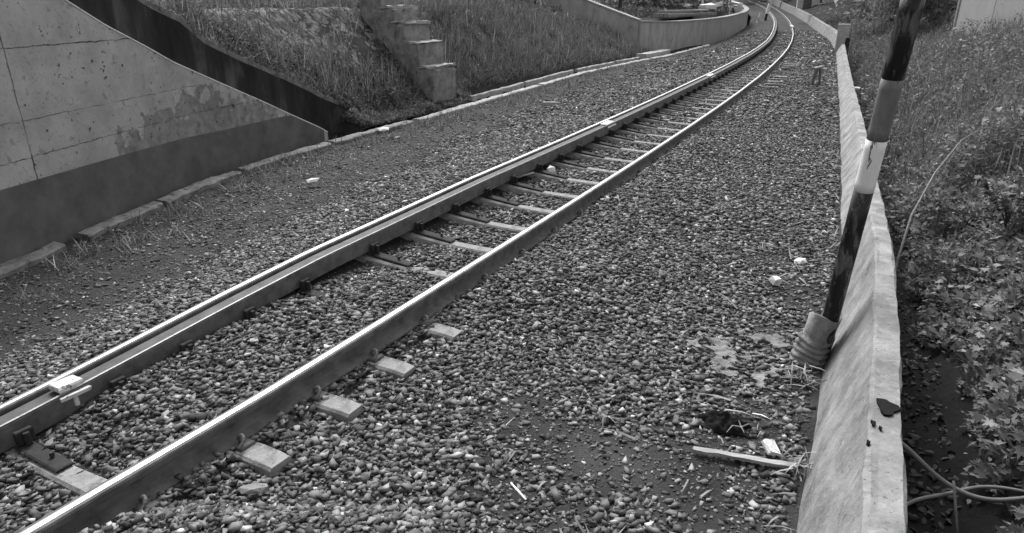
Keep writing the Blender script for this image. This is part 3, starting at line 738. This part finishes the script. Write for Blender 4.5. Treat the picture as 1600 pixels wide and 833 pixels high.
t = empty('white_pole', (12.0, 45.5, .9)); tag(t, 'thin white upright pole behind the curved low wall', 'pole')
MB().tube([(0, 0, 0), (0, 0, 2.2), (.03, 0, 4.2)], .055, 10).build('shaft', M['white_paint'], t)
MB().tube([(0, 0, 4.2), (0, 0, 4.26)], .08, 10).build('cap', M['concrete'], t)
t = empty('wire_fence', (16.0, 54, 1.0), R(62)); tag(t, 'small wire fence of thin posts and rails behind the curved wall', 'fence')
for k in range(4): MB().box((k*1.1-1.6, 0, .5), (.1, .1, 1.1 if k < 3 else 1.5), bev=.01).build('fence_post', M['pale_paint'] if k == 3 else M['wood'], t)
for z in (.5, .9): MB().box((0, .07, z), (3.4, .04, .07)).build('fence_rail', M['wood'], t)
# two marker stakes near the bend
t = empty('marker_stake', (19.9, 58.0, .1)); tag(t, 'short white stake at the end of the curved wall', 'stake')
MB().tube([(0, 0, 0), (.12, 0, .4), (.18, 0, .8)], [.10, .12, .08], 10).build('stake', M['paper'], t)
t = empty('marker_post', (21.6, 61, .2)); tag(t, 'leaning post by the bend, white above and black below', 'post')
MB().tube([(0, 0, 0), (.06, 0, .55)], .10, 10).build('black_foot', M['black'], t)
MB().tube([(.06, 0, .55), (.22, 0, 1.35)], .14, 10).build('white_top', M['pale_paint'], t)
# white structures at the far end of the parapet
t = empty('white_hut', (35.8, 86, .6), R(-20)); tag(t, 'bright white hut just behind the far parapet at the top edge', 'hut')
MB().box((0, 0, 1.5), (3.4, 2.6, 3.0), bev=.03).build('wall', M['paper'], t)
MB().box((0, 0, 3.08), (3.9, 3.1, .14), bev=.02).build('roof', M['concrete'], t)
MB().box((-.6, -1.32, 1.0), (.9, .05, 2.0), bev=.01).build('door', M['grey_paint'], t)

# ------------------------------------------------------------------ white sheet fence on the right slope
t = empty('sheet_fence', (14.2, 22.9, .3), 0); tag(t, 'white weathered sheet metal fence on the slope at the top right', 'fence')
fp = [(14.25, 22.9), (15.1, 22.45), (17.5, 22.1), (19.9, 21.7), (22.3, 21.3)]
for i in range(4):
    (xa, ya), (xb, yb_) = fp[i], fp[i+1]; L_ = math.hypot(xb-xa, yb_-ya); an = math.atan2(yb_-ya, xb-xa)
    n = max(8, int(L_/.04)); V = []; lo = (.62 if i == 0 else .42)
    for k in range(n+1):
        u = k/n*L_; dv = .012*math.sin(u*2*math.pi/.22)+.01*math.sin(u*3)
        zl = lo+.03*math.sin(u*5+i)+(.18 if i == 0 and u < .3 else 0); zh = 1.78+.10*math.sin(u*1.3+i*2)+.05*math.sin(u*7)+i*.12
        for dv2, z in ((0, zl), (0, zh), (.012, zh), (.012, zl)):
            V.append((xa-14.2+math.cos(an)*u-math.sin(an)*(dv+dv2), ya-22.9+math.sin(an)*u+math.cos(an)*(dv+dv2), z-.3))
    F = []
    for k in range(n):
        for j in range(4): F.append((k*4+j, (k+1)*4+j, (k+1)*4+(j+1) % 4, k*4+(j+1) % 4))
    F += [(0, 1, 2, 3), (n*4+3, n*4+2, n*4+1, n*4)]
    npmesh('sheet_panel', np.array(V), F, M['fence'], t)
for i, (xa, ya) in enumerate(fp): MB().box((xa-14.2, ya-22.9+.07, .6), (.08, .08, 2.2), bev=.01).build('fence_post', M['wood'], t)

# ------------------------------------------------------------------ foliage
def leaf_T(kind):
    if kind == 'lobed':    # five-lobed leaf, fan round the stalk point, slightly cupped
        P_ = [(0, 0)]
        lob = [(-130, .40), (-100, .38), (-72, .74), (-52, .46), (-34, .86), (-16, .62), (0, 1.1), (16, .62), (34, .86), (52, .46), (72, .74), (100, .38), (130, .40)]
        for a, r_ in lob: P_.append((r_*math.sin(R(a)), r_*math.cos(R(a))))
        V = np.array([(x, y, .18*(x*x)-.10*y*y) for x, y in P_]); F = np.array([(0, i+1, i) for i in range(1, len(P_)-1)])
    elif kind == 'oval':
        P_ = [(0, 0), (.26, .3), (.3, .62), (0, 1.1), (-.3, .62), (-.26, .3)]
        V = np.array([(x, y, .35*abs(x)-.15*y*y) for x, y in P_]); F = np.array([(0, 1, 2), (0, 2, 3), (0, 3, 4), (0, 4, 5)])
    elif kind == 'blade':
        V = np.array([(-.035, 0, 0), (.035, 0, 0), (.03, .5, .02), (-.03, .5, .02), (0, 1, .0)]); V[2:4, 2] = .04; V[4, 2] = -.05
        F = np.array([(0, 1, 2), (0, 2, 3), (3, 2, 4)])
    return V, F
def leaves(P_, size, kind, elev=(0, .5), wide=1.0):
    """elev: mean, sd of the angle of the leaf's axis above the horizontal"""
    T, F = leaf_T(kind); n = len(P_)
    az_ = rng.uniform(0, 2*np.pi, n); e = rng.normal(elev[0], elev[1], n); r_ = rng.normal(0, .5, n)
    V = T[None]*np.stack([size*wide, size, size], 1)[:, None, :]
    ca, sa = np.cos(r_)[:, None], np.sin(r_)[:, None]
    x, y, z = V[..., 0]*ca+V[..., 2]*sa, V[..., 1], -V[..., 0]*sa+V[..., 2]*ca
    ca, sa = np.cos(e)[:, None], np.sin(e)[:, None]; y, z = y*ca-z*sa, y*sa+z*ca
    ca, sa = np.cos(az_)[:, None], np.sin(az_)[:, None]; x, y = x*ca-y*sa, x*sa+y*ca
    V = np.stack([x, y, z], -1)+P_[:, None, :]
    F = F[None]+(np.arange(n)*len(T))[:, None, None]
    return V.reshape(-1, 3), F.reshape(-1, 3)
def merge(L_):
    V = []; F = []; o = 0
    for v, f in L_: V.append(v); F.append(f+o); o += len(v)
    return np.vstack(V), np.vstack(F)
# right slope: big leaves near, weeds and grass farther off
def rb_pts(n, y0, y1, d0, d1, hmax, power=1.0, logd=True):
    Y = np.exp(rng.uniform(math.log(y0), math.log(y1), n)); d = d0+(d1-d0)*rng.uniform(0, 1, n)**power
    X, Y2_ = rb_xy(Y, d)
    clump = fbm(X*1.1, Y2_*1.1, 61); h = hmax*rng.uniform(0, 1, n)**.7*(.12+3.6*np.clip(clump-.28, 0, 1)**1.3)
    Z = rb_h(Y, d)+(fbm(X*1.3, Y2_*1.3, 15)-.5)*.3*np.clip(d-.4, 0, 1)+h
    ok = inview(X, Y2_, Z, .35) & (Y2_ > 1.0)
    # leave the ditch itself bare, ragged edge
    ok &= d > np.interp(Y, [4, 8], [.62, .36])+.4*(fbm(Y*1.9, Y*0, 63)-.4)+.15*(fbm(Y*6, Y*0, 64)-.5)
    return np.stack([X, Y2_, Z], 1)[ok], Y2_[ok]
L_ = []
P_, Yq = rb_pts(56000, 1.6, 20, .35, 6, .58); L_.append(leaves(P_, rng.uniform(.03, .062, len(P_))*(1+.02*Yq), 'lobed', (-.15, .6)))
P_, Yq = rb_pts(9000, 1.8, 10, .4, 5, .5); L_.append(leaves(P_, rng.uniform(.06, .12, len(P_)), 'oval', (.6, .5), .45))
P_, Yq = rb_pts(70000, 2.0, 14, .38, 6, .46); L_.append(leaves(P_, rng.uniform(.014, .035, len(P_))*(1+.03*Yq), 'oval', (.1, .5)))
V, F = merge(L_); g = npmesh('leafy_undergrowth', V, F, M['leaf']); tag(g, 'lobed leafy undergrowth covering the slope right of the ditch', 'undergrowth', kind='stuff')
L_ = []
P_, Yq = rb_pts(170000, 6, 60, .45, 12, .60, 1.2); L_.append(leaves(P_, rng.uniform(.018, .045, len(P_))*(1+.05*Yq), 'oval', (.5, .6), .8))
P_, Yq = rb_pts(26000, 9, 50, .6, 12, .40, 1.2); L_.append(leaves(P_, rng.uniform(.10, .28, len(P_))*(1+.012*Yq), 'blade', (.9, .5), .8))
P_, Yq = rb_pts(2500, 8, 40, .6, 11, .3); P_ = np.repeat(P_, 4, 0)+rng.normal(0, .03, (len(P_)*4, 3)); L_.append(leaves(P_, rng.uniform(.35, .8, len(P_)), 'blade', (1.2, .35), .3))
V, F = merge(L_); g = npmesh('slope_grass', V, F, M['grass']); tag(g, 'tall grass and weeds covering the upper slope on the right', 'grass', kind='stuff')
# left bank weeds
def lb_pts(n, y0, y1, b0, b1, hmax, seed=71):
    Y = rng.uniform(y0, y1, n); b = rng.uniform(b0, b1, n); X, Y2_ = bank_xy(Y, b)
    cl_ = fbm(X*1.3, Y2_*1.3, seed)
    Z = bank_h(Y, b)+(fbm(X*1.1, Y2_*1.1, 5)-.5)*.22*np.clip(b-.4, 0, 1)+hmax*rng.uniform(0, 1, n)*(.1+2.6*np.clip(fbm(X*2.2, Y2_*2.2, seed)-.3, 0, 1)**1.2)*np.where(rng.uniform(size=n) < .3, 1.3, .8)
    # bare where the stepped buttress and the masonry show
    u = (X+1.42)*.44*1.0+(Y2_-14.62)*.9; q = -(X+1.42)*.9+(Y2_-14.62)*.44
    ok = ~((abs(u) < .45) & (q > -.15) & (q < 2))
    ok &= ~((Y < 14.2) & (b > 1.30+(fbm(Y*1.7, Y*0, 72)-.5)*.5) & (b < 2.5) & (rng.uniform(size=n) < .90))
    ok &= fbm(X*3.1, Y2_*3.1, 77) > np.where(b > 1.0, .40, .30)
    ok &= inview(X, Y2_, Z, .25)
    return np.stack([X, Y2_, Z], 1)[ok], b[ok]
L_ = []
P_, bq = lb_pts(110000, 8.3, 27.5, .52, 3.6, .34); L_.append(leaves(P_, rng.uniform(.02, .055, len(P_)), 'oval', (.4, .7), .9))
P_, bq = lb_pts(26000, 8.3, 27.5, .52, 3.4, .10); L_.append(leaves(P_, rng.uniform(.10, .30, len(P_)), 'blade', (1.1, .5), .8))
P_, bq = lb_pts(2600, 8.3, 27.5, .6, 3.4, .05); P_ = np.repeat(P_, 4, 0)+rng.normal(0, .03, (len(P_)*4, 3)); L_.append(leaves(P_, rng.uniform(.3, .65, len(P_)), 'blade', (1.25, .3), .35))
P_, bq = lb_pts(28000, 11.6, 15.2, .05, .75, .16); L_.append(leaves(P_, rng.uniform(.02, .06, len(P_)), 'oval', (.5, .7), .8))
P_, bq = lb_pts(20000, 6, 55, 3.0, 9, .15); L_.append(leaves(P_, rng.uniform(.1, .3, len(P_)), 'oval', (.8, .5), .6))
V, F = merge(L_); g = npmesh('bank_weeds', V, F, M['grass']); tag(g, 'weeds and grass covering the bank between the two wing walls', 'weeds', kind='stuff')
# sparse tufts on the verge beside the kerb
n = 480; Yt = rng.uniform(4.6, 24, n); v_ = rng.beta(1.6, 3.2, n)*1.4; Xt = xk(Yt)+.2+v_
cl_ = fbm(Xt*1.6, Yt*1.6, 81); k = cl_ > .42; k &= (Yt > 6.6) | (rng.uniform(size=n) < .6); Xt, Yt = Xt[k], Yt[k]
per = 12; Pt = np.repeat(np.stack([Xt, Yt, gz(Xt, Yt)], 1), per, 0)+rng.normal(0, .045, (len(Xt)*per, 3))*np.array([1, 1, 0])
V, F = leaves(Pt, rng.uniform(.05, .19, len(Pt)), 'blade', (1.05, .4), .8)
g = npmesh('verge_grass', V, F, M['dry']); tag(g, 'thin dry grass tufts on the dark verge below the wing wall', 'grass', kind='stuff')
# dry litter near the parapet
n = 420; Yt = rng.uniform(1.8, 9, n); Xt = xp(Yt)-rng.gamma(1.5, .28, n); k = (fbm(Xt*3, Yt*3, 85) > .48) & (Xt > xr(Yt)+.4); Xt, Yt = Xt[k], Yt[k]
Pt = np.stack([Xt, Yt, gz(Xt, Yt)+.02], 1); V, F = leaves(Pt, rng.uniform(.04, .16, len(Pt)), 'blade', (.15, .25), 1.2)
g = npmesh('dry_litter', V, F, M['dry']); tag(g, 'dry stalks and leaf litter strewn along the foot of the parapet', 'litter', kind='stuff')

# distinct plants
def weed(name, lab, cat, loc, stems, h, leaf, lsize, spread=.5, lk='lobed', nl=10, m='leaf', grp=None, lean=(0, 0), r0=.006):
    t = empty(name, loc); tag(t, lab, cat, grp); st = MB(); LP = []
    for k in range(stems):
        a = random.uniform(0, 6.28); sp = spread*random.uniform(.3, 1)*h; hh = h*random.uniform(.65, 1)
        pts = []
        for q in range(7):
            f = q/6; pts.append((math.cos(a)*sp*f**1.4+lean[0]*f*h, math.sin(a)*sp*f**1.4+lean[1]*f*h, hh*f*(1-.18*f)))
        st.tube(pts, [r0*(1-.75*q/6) for q in range(7)], 5)
        for j in range(nl):
            f = random.uniform(.25, 1)**.8; i0 = min(5, int(f*6)); g_ = f*6-i0
            LP.append([pts[i0][c]+(pts[i0+1][c]-pts[i0][c])*g_+random.uniform(-.02, .02) for c in range(3)])
    st.build('stems', M['bark'], t, True)
    V, F = leaves(np.array(LP), rng.uniform(*lsize, len(LP)), lk, (-.1, .4)); npmesh('leaves', V, F, M[m], t)
    return t
def rbw(x, y):  # ground height on the right slope at x,y (numeric)
    best = None
    for d in np.linspace(0, 8, 161):
        for yy in (y, y+d*.43):
            X_, Y_ = rb_xy(np.array(yy), np.array(d)); e = abs(float(X_)-x)+abs(float(Y_)-y)
            if best is None or e < best[0]: best = (e, float(rb_h(np.array(yy), np.array(d))))
    return best[1]
weed('leafy_plant', 'leafy plant with large pointed lobes in the bottom right corner', 'plant', (3.05, 3.1, -.75), 9, .62, 'lobed', (.06, .10), .5, nl=12)
weed('leafy_plant', 'bushy plant with pale lobed leaves on the slope halfway up the right edge', 'plant', (3.75, 4.35, -.45), 10, .6, 'lobed', (.05, .085), .5, nl=13)
weed('leafy_plant', 'dense broad leaved clump on the slope above the arching cane', 'plant', (4.7, 6.1, -.3), 10, .6, 'lobed', (.05, .08), .6, nl=14)
weed('twiggy_plant', 'bare twiggy plant rising out of the dark ditch beside the hose loop', 'plant', (2.78, 3.15, -.95), 9, .62, 'oval', (.01, .022), .45, 'oval', 5, r0=.004)
weed('twiggy_plant', 'small sprig with fine leaves leaning over the ditch beside the parapet', 'plant', (2.95, 4.35, -.85), 6, .42, 'oval', (.02, .035), .8, 'oval', 9, r0=.004, lean=(-.5, 0))
for k, (x, y, lab) in enumerate(((1.52, 3.02, 'dry ragged weed at the foot of the rusty ribbed sleeve'), (1.22, 2.36, 'dry weed against the parapet beside the end of the wooden stick'))):
    weed('dry_weed', lab, 'weed', (x, y, -.17), 9, .14, 'blade', (.05, .12), .9, 'blade', 5, 'dry', r0=.003)
M['cane'] = mat('pale_cane', .10, .2, 20, .7, .2, 50)
# arching cane on the slope
t = tag(MB().tube([(3.02, 4.9, -.55), (3.10, 5.05, -.25), (3.32, 5.35, .05), (3.72, 5.8, .30), (4.25, 6.35, .48), (4.7, 6.8, .50)], [.012, .011, .010, .008, .006, .004], 7).build('arching_cane', M['cane'], None, True),
        'long pale cane arching over the undergrowth right of the pole', 'cane')
# hose loops in the ditch
def cat(pts, n=8):
    out = []; P_ = [Vector(p) for p in pts]; P_ = [P_[0]*2-P_[1]]+P_+[P_[-1]*2-P_[-2]]
    for i in range(1, len(P_)-2):
        for k in range(n):
            u = k/n; a, b, c, d = P_[i-1:i+3]
            out.append(.5*((2*b)+(c-a)*u+(2*a-5*b+4*c-d)*u*u+(3*b-a-3*c+d)*u**3))
    out.append(P_[-2]); return out
M['hose'] = mat('hose_rubber', .16, .26, 8, .4, .1, 50)
tag(MB().tube(cat([(1.86, 2.90, -.30), (1.98, 2.80, -.38), (2.10, 2.66, -.47), (2.23, 2.575, -.50), (2.42, 2.57, -.50), (2.7, 2.62, -.48)]), .0115, 8).build('hose', M['hose'], None, True), 'thick grey hose drooping from behind the parapet, upper of the crossing pair', 'hose', 'hoses in the ditch')
tag(MB().tube(cat([(1.82, 2.50, -.48), (1.95, 2.58, -.51), (2.12, 2.64, -.53), (2.33, 2.69, -.53), (2.5, 2.64, -.52), (2.75, 2.5, -.52)]), .0095, 8).build('hose', M['hose'], None, True), 'thinner grey hose curving up from the ditch, lower of the crossing pair', 'hose', 'hoses in the ditch')
tag(MB().tube([(2.10, 2.60, -.42), (2.105, 2.5, -.62), (2.10, 2.3, -.93)], .006, 6).build('upright_cane', M['cane'], None, True), 'short pale cane standing where the two hoses cross', 'cane')

n = 2600; Yd = np.exp(rng.uniform(math.log(1.5), math.log(16), n)); dq = rng.uniform(.02, .6, n); Xd, Yd2 = rb_xy(Yd, dq)
Pd = np.stack([Xd, Yd2, rb_h(Yd, dq)+(fbm(Xd*6, Yd2*6, 16)-.5)*.06+.01], 1)
L_ = [leaves(Pd[:2000], rng.uniform(.02, .06, 2000), 'oval', (.1, .4))]; L_.append(stones(Pd[2000:], rng.uniform(.02, .07, 600)))
V, F = merge(L_); g = npmesh('ditch_litter', V, F, M['bark']); tag(g, 'dark fallen leaves and stones on the bottom of the ditch', 'litter', kind='stuff')
# ------------------------------------------------------------------ small things on the ballast
def stickobj(name, lab, cat_, a, b, w_, h_, m='wood', jit=.006):
    a = Vector(a); b = Vector(b); d = b-a; n = 9; mb = MB(); V = []; F = []
    side = d.cross(Vector((0, 0, 1))).normalized(); up = side.cross(d).normalized()
    for i in range(n):
        f = i/(n-1); c = a+d*f; tw = 1-.25*abs(f-.5)
        for sx, sz in ((-1, -1), (1, -1), (1, 1), (-1, 1)):
            V.append(c+side*(sx*w_*tw/2+random.uniform(-jit, jit)*.5)+up*(sz*h_*tw/2+random.uniform(-jit, jit)*.4))
    for i in range(n-1):
        for j in range(4): F.append((i*4+j, i*4+(j+1) % 4, (i+1)*4+(j+1) % 4, (i+1)*4+j))
    F += [(3, 2, 1, 0), tuple((n-1)*4+j for j in range(4))]
    o = npmesh(name, np.array([tuple(v) for v in V]), F, M[m]); tag(o, lab, cat_); return o
M['stick'] = mat('weathered_wood', .20, .42, 60, .8, .6, 90, stretch=(.15, 1, 1), bdist=.003)
stickobj('wooden_stick', 'split pale wooden stick lying against the foot of the parapet', 'stick', (.80, 2.46, -.135), (1.20, 2.335, -.13), .030, .018, 'stick')
stickobj('wooden_stick', 'thin dry stick lying beside the guard rail near mid picture', 'stick', (-.22, 6.85, -.08), (.24, 7.30, -.06), .018, .014, 'dry')
stickobj('timber_offcut', 'short timber offcut lying flat on the verge beyond the drain', 'timber', (.62, 13.75, -.19), (.95, 13.72, -.19), .09, .05, 'stick')
stickobj('bent_twig', 'white bent twig on the ballast at the bottom centre', 'twig', (-.005, 2.22, -.12), (.055, 2.12, -.12), .008, .006, 'paper', .002)
for k, (x, y, z, lab) in enumerate(((.46, 2.72, -.14, 'forked pale twig on the bare earth in the lower middle'), (.86, 3.06, -.14, 'pale branching twig on the earth left of the ribbed sleeve'), (1.06, 2.62, -.13, 'pale stalk lying above the wooden stick beside the parapet'))):
    mb = MB(); a = Vector((x, y, z))
    for q in range(4):
        an = random.uniform(0, 6.28); L_ = random.uniform(.05, .11); mb.tube([a, a+Vector((math.cos(an)*L_*.5, math.sin(an)*L_*.5, .015)), a+Vector((math.cos(an+.3)*L_, math.sin(an+.3)*L_, .004))], [.004, .003, .0015], 5)
    tag(mb.build('dry_twig', M['dry'], None), lab, 'twig')
def rock(name, lab, cat_, loc, dims, m, rz=0, seed=None, sub=1):
    V = ico_V.copy(); F = [tuple(f) for f in ico_F]
    r2 = np.random.default_rng(abs(hash(lab)) % 1000 if seed is None else seed)
    V = V*(1+r2.normal(0, .13, (12, 1))); V = np.sign(V)*np.abs(V)**.8; V = V*np.array(dims)/2
    o = npmesh(name, V, F, M[m]); o.location = loc; o.rotation_euler = (R(5), R(-4), rz); tag(o, lab, cat_); return o
rock('flat_stone', 'flat pale stone slab outside the nearer rail in the lower left', 'stone', (-1.04, 2.19, -.125), (.135, .055, .03), 'sleeper', .0, 1)
rock('pale_stone', 'large whitish stone lying between the rails mid picture', 'stone', (.45, 7.58, -.10), (.12, .11, .10), 'paper', .3, 2)
rock('pale_stone', 'white oval stone on the dark verge below the plinth', 'stone', (-2.42, 7.95, -.32), (.16, .10, .07), 'paper', .3, 3)
rock('pale_stone', 'small white stone by the drain kerb at the end of the wing wall', 'stone', (-2.2, 11.6, -.34), (.22, .12, .08), 'paper', .3, 4)
rock('pale_stone', 'rounded whitish stone on the ballast left of the ribbed sleeve', 'stone', (2.18, 4.75, -.13), (.10, .08, .05), 'paper', .3, 5)
rock('pale_stone', 'flat whitish stone near the parapet beyond the bent stub', 'stone', (7.75, 15.6, -.12), (.26, .14, .06), 'paper', .1, 6)
o = MB().box((0, 0, .025), (.06, .055, .05), jit=.006, bev=.006).build('crumpled_cup', M['paper']); o.location = (1.83, 4.33, -.13); o.rotation_euler = (.3, .2, .4); tag(o, 'small squarish pale cup on the ballast left of the pole', 'litter')
o = MB().box((0, 0, .01), (.05, .075, .014), jit=.008, bev=.003).build('paper_scrap', M['paper']); o.location = (1.135, 2.455, -.125); o.rotation_euler = (.3, .15, .2); tag(o, 'white paper scrap on the ground between the stick and the parapet', 'litter')
# lumpy black sheet painting the shade of a rough hole
n = 22; V = []; F = []
for i in range(n):
    for j in range(n):
        u, v_ = i/(n-1)*2-1, j/(n-1)*2-1
        z = .075*(fbm(np.array(u*5+5), np.array(v_*5+5), 91)+.0)*max(0, 1-(u*u+v_*v_))**.5
        V.append((u*.105*(1+.2*math.sin(v_*5)), v_*.075*(1+.2*math.cos(u*4)), float(z)))
F = qgrid(n, n, True)
o = npmesh('rough_hole_shade', np.array(V), F, M['recess_black'], smooth=False); o.location = (1.0, 2.68, -.152); o.rotation_euler = (0, 0, -.4); tag(o, 'lumpy black patch on the ground by the parapet, painted shade of a rough hole', 'litter')
# spilled cement crust near the sleeve
def crust(cx, cy, rx, ry_, rz, lab, seed):
    n = 70; V = []; F = []
    idx = {}
    for i in range(n):
        for j in range(n):
            u, v_ = i/(n-1)*2-1, j/(n-1)*2-1
            x = cx+u*rx*math.cos(rz)-v_*ry_*math.sin(rz); y = cy+u*rx*math.sin(rz)+v_*ry_*math.cos(rz)
            m_ = float(fbm(np.array(x*17), np.array(y*17), seed, 4))*1.5-(u*u+v_*v_)*.45
            if m_ > .52: idx[i, j] = len(V); V.append((x, y, float(gz(x, y))+.016+.014*float(vnoise(np.array(x*40), np.array(y*40), 7))))
    for (i, j) in list(idx):
        if (i+1, j) in idx and (i, j+1) in idx and (i+1, j+1) in idx: F.append((idx[i, j], idx[i+1, j], idx[i+1, j+1], idx[i, j+1]))
    nV = len(V); V2 = V+[(x, y, z-.03) for x, y, z in V]
    from collections import Counter
    ed = Counter(); 
    for f in F:
        for a, b in zip(f, f[1:]+f[:1]): ed[(min(a, b), max(a, b))] += 1
    F2 = list(F)
    for f in F:
        for a, b in zip(f, f[1:]+f[:1]):
            if ed[(min(a, b), max(a, b))] == 1: F2.append((b, a, a+nV, b+nV))
    o = npmesh('cement_crust', np.array(V2), F2, M['kerb'], smooth=False); tag(o, lab, 'cement spill')
crust(1.20, 3.28, .34, .20, -.9, 'broken pale crust of spilled cement on the ground left of the ribbed sleeve', 92)
crust(1.50, 3.50, .16, .10, .2, 'smaller pale cement crust touching the back of the ribbed sleeve', 94)
# bent metal stub in the cess
t = empty('bent_stub', (7.15, 16.4, -.2)); tag(t, 'small dark bent stub with a pale cap standing beside the track', 'marker')
MB().tube([(-.06, 0, 0), (-.02, 0, .25), (.03, 0, .46)], [.05, .04, .045], 8).build('stem', M['rust'], t)
MB().tube([(.14, 0, 0), (.12, 0, .2), (.10, 0, .44)], [.03, .03, .03], 8).build('strut', M['rust'], t)
MB().box((.06, 0, .47), (.20, .10, .045), rot=Matrix.Rotation(R(-12), 3, 'Y'), jit=.01, bev=.01).build('cap', M['concrete'], t)
# row of sleeper ends showing beyond the nearer rail before the bend: pale slats
k = 0
for (y0, cnt, st) in ((15.6, 5, .55), (20.2, 4, .6)):
    for j in range(cnt):
        y = y0+j*st; xx, yy, zz, nx, ny = [float(q) for q in frame(y, .42)]
        o = MB().box((0, 0, 0), (.34, .10, .03), jit=.008, bev=.006).build('exposed_slat', M['sleeper']); o.location = (xx, yy, zz-.055); o.rotation_euler = (0, 0, math.atan2(ny, nx)+R(8))
        tag(o, f'{ordn(k)} pale slat on the ballast shoulder outside the nearer rail, counting up the track', 'slat', 'pale slats on the ballast shoulder'); k += 1

# ------------------------------------------------------------------ trees and shrubs behind
def tree_proto(name, h, r_, nleaf, lsize, trunk_h, seed):
    rnd = random.Random(seed); t = empty(name, (0, 0, 0)); mb = MB()
    top = Vector((rnd.uniform(-.3, .3), rnd.uniform(-.3, .3), trunk_h+h*.35))
    mb.tube([(0, 0, -.6), (0, 0, trunk_h*.5), top*.7, top], [.05*h*.6, .035*h*.6, .025*h*.6, .01*h*.6], 8)
    cen = []
    for k in range(11):
        a = rnd.uniform(0, 6.28); e = rnd.uniform(-.3, 1.2); d = r_*rnd.uniform(.4, .95)
        c = Vector((math.cos(a)*math.cos(e)*d, math.sin(a)*math.cos(e)*d, trunk_h+h*.4+math.sin(e)*d*.9)); cen.append(c)
        mb.tube([top*.6, (top*.6+c)*.5+Vector((0, 0, .1)), c], [.02*h*.5, .012*h*.5, .005*h*.5], 6)
    mb.build('trunk', M['bark'], t, True)
    P_ = []
    for k in range(nleaf):
        c = cen[rnd.randrange(len(cen))]; v_ = Vector([rnd.gauss(0, 1) for _ in range(3)]).normalized()*r_*.48*rnd.uniform(.3, 1)**.5
        P_.append(tuple(c+v_))
    V, F = leaves(np.array(P_), rng.uniform(lsize*.6, lsize*1.3, nleaf), 'oval', (-.1, .6)); npmesh('crown', V, F, M['leaf'], t)
    return t
spots = [  # x, y, z, kind, scale, label
    (6.0, 40, 1.2, 0, 1.0, 'dark tree directly above the corner where the two concrete walls meet'),
    (10.5, 53, 1.5, 0, 1.1, 'tree standing behind the thin white pole'),
    (15.0, 66, 1.9, 0, 1.2, 'tree above the rubble behind the curved wall'),
    (1.5, 44, 2.0, 1, 1.2, 'bushy tree above the pale sloping wing wall'),
    (19.0, 76, 2.0, 0, 1.2, 'tree nearest the bend on the curved wall side'),
    (-4.0, 30, 2.2, 1, 1.1, 'bushy tree over the far left end of the pale sloping wing wall'),
    (29.5, 105, 3.0, 0, 1.4, 'distant tree closing the view beyond the bend'),
    (37.5, 112, 3.0, 1, 1.6, 'distant bushy tree behind the far end of the parapet'),
    (28.0, 47, 3.0, 0, 1.0, 'tree on the right slope just left of the striped pole top'),
    (24.0, 56, 2.6, 1, 1.1, 'bushy tree on the right slope left of the square post'),
    (33.0, 70, 3.4, 0, 1.4, 'tree high on the right slope above the far parapet'),
    (19.0, 31, 1.5, 1, .55, 'dark shrub between the striped pole and the white sheet fence'),
    (16.4, 29.5, 1.0, 1, .5, 'dark shrub immediately left of the upper striped pole'),
    (26.0, 28.5, 2.4, 0, .9, 'tree behind the white sheet fence')]
protos = [tree_proto('broadleaf_tree', 5.5, 2.7, 16000, .14, 1.3, 3), tree_proto('bushy_tree', 4.2, 2.5, 16000, .13, .4, 8)]
used = [False, False]
for x, y, z, k, sc, lab in spots:
    t = protos[k] if not used[k] else copy_tree(protos[k]); used[k] = True
    t.location = (x, y, z-.3); t.scale = (sc,)*3; t.rotation_euler = (0, 0, random.uniform(0, 6.28)); tag(t, lab, 'tree')
# thickets that close the skyline on both sides: one leafy mass
L_ = []
for (x0, x1, y0, y1, zf, n) in ((-14, 15, 48, 60, 2.5, 14000), (27, 60, 60, 110, 4.5, 22000), (17, 45, 24, 40, 2.6, 22000), (14, 34, 108, 128, 4, 9000)):
    X = rng.uniform(x0, x1, n); Y = rng.uniform(y0, y1, n); Z = zf*rng.uniform(.3, 1.5, n)*(.5+fbm(X*.4, Y*.4, 97))
    Z = Z + np.where(X > 17, .06*(X-17), 0)
    L_.append(leaves(np.stack([X, Y, Z], 1), rng.uniform(.15, .4, n), 'oval', (.2, .7)))
V, F = merge(L_); g = npmesh('distant_thicket', V, F, M['leaf']); tag(g, 'far off mass of bushes closing the view above the track', 'thicket', kind='stuff')
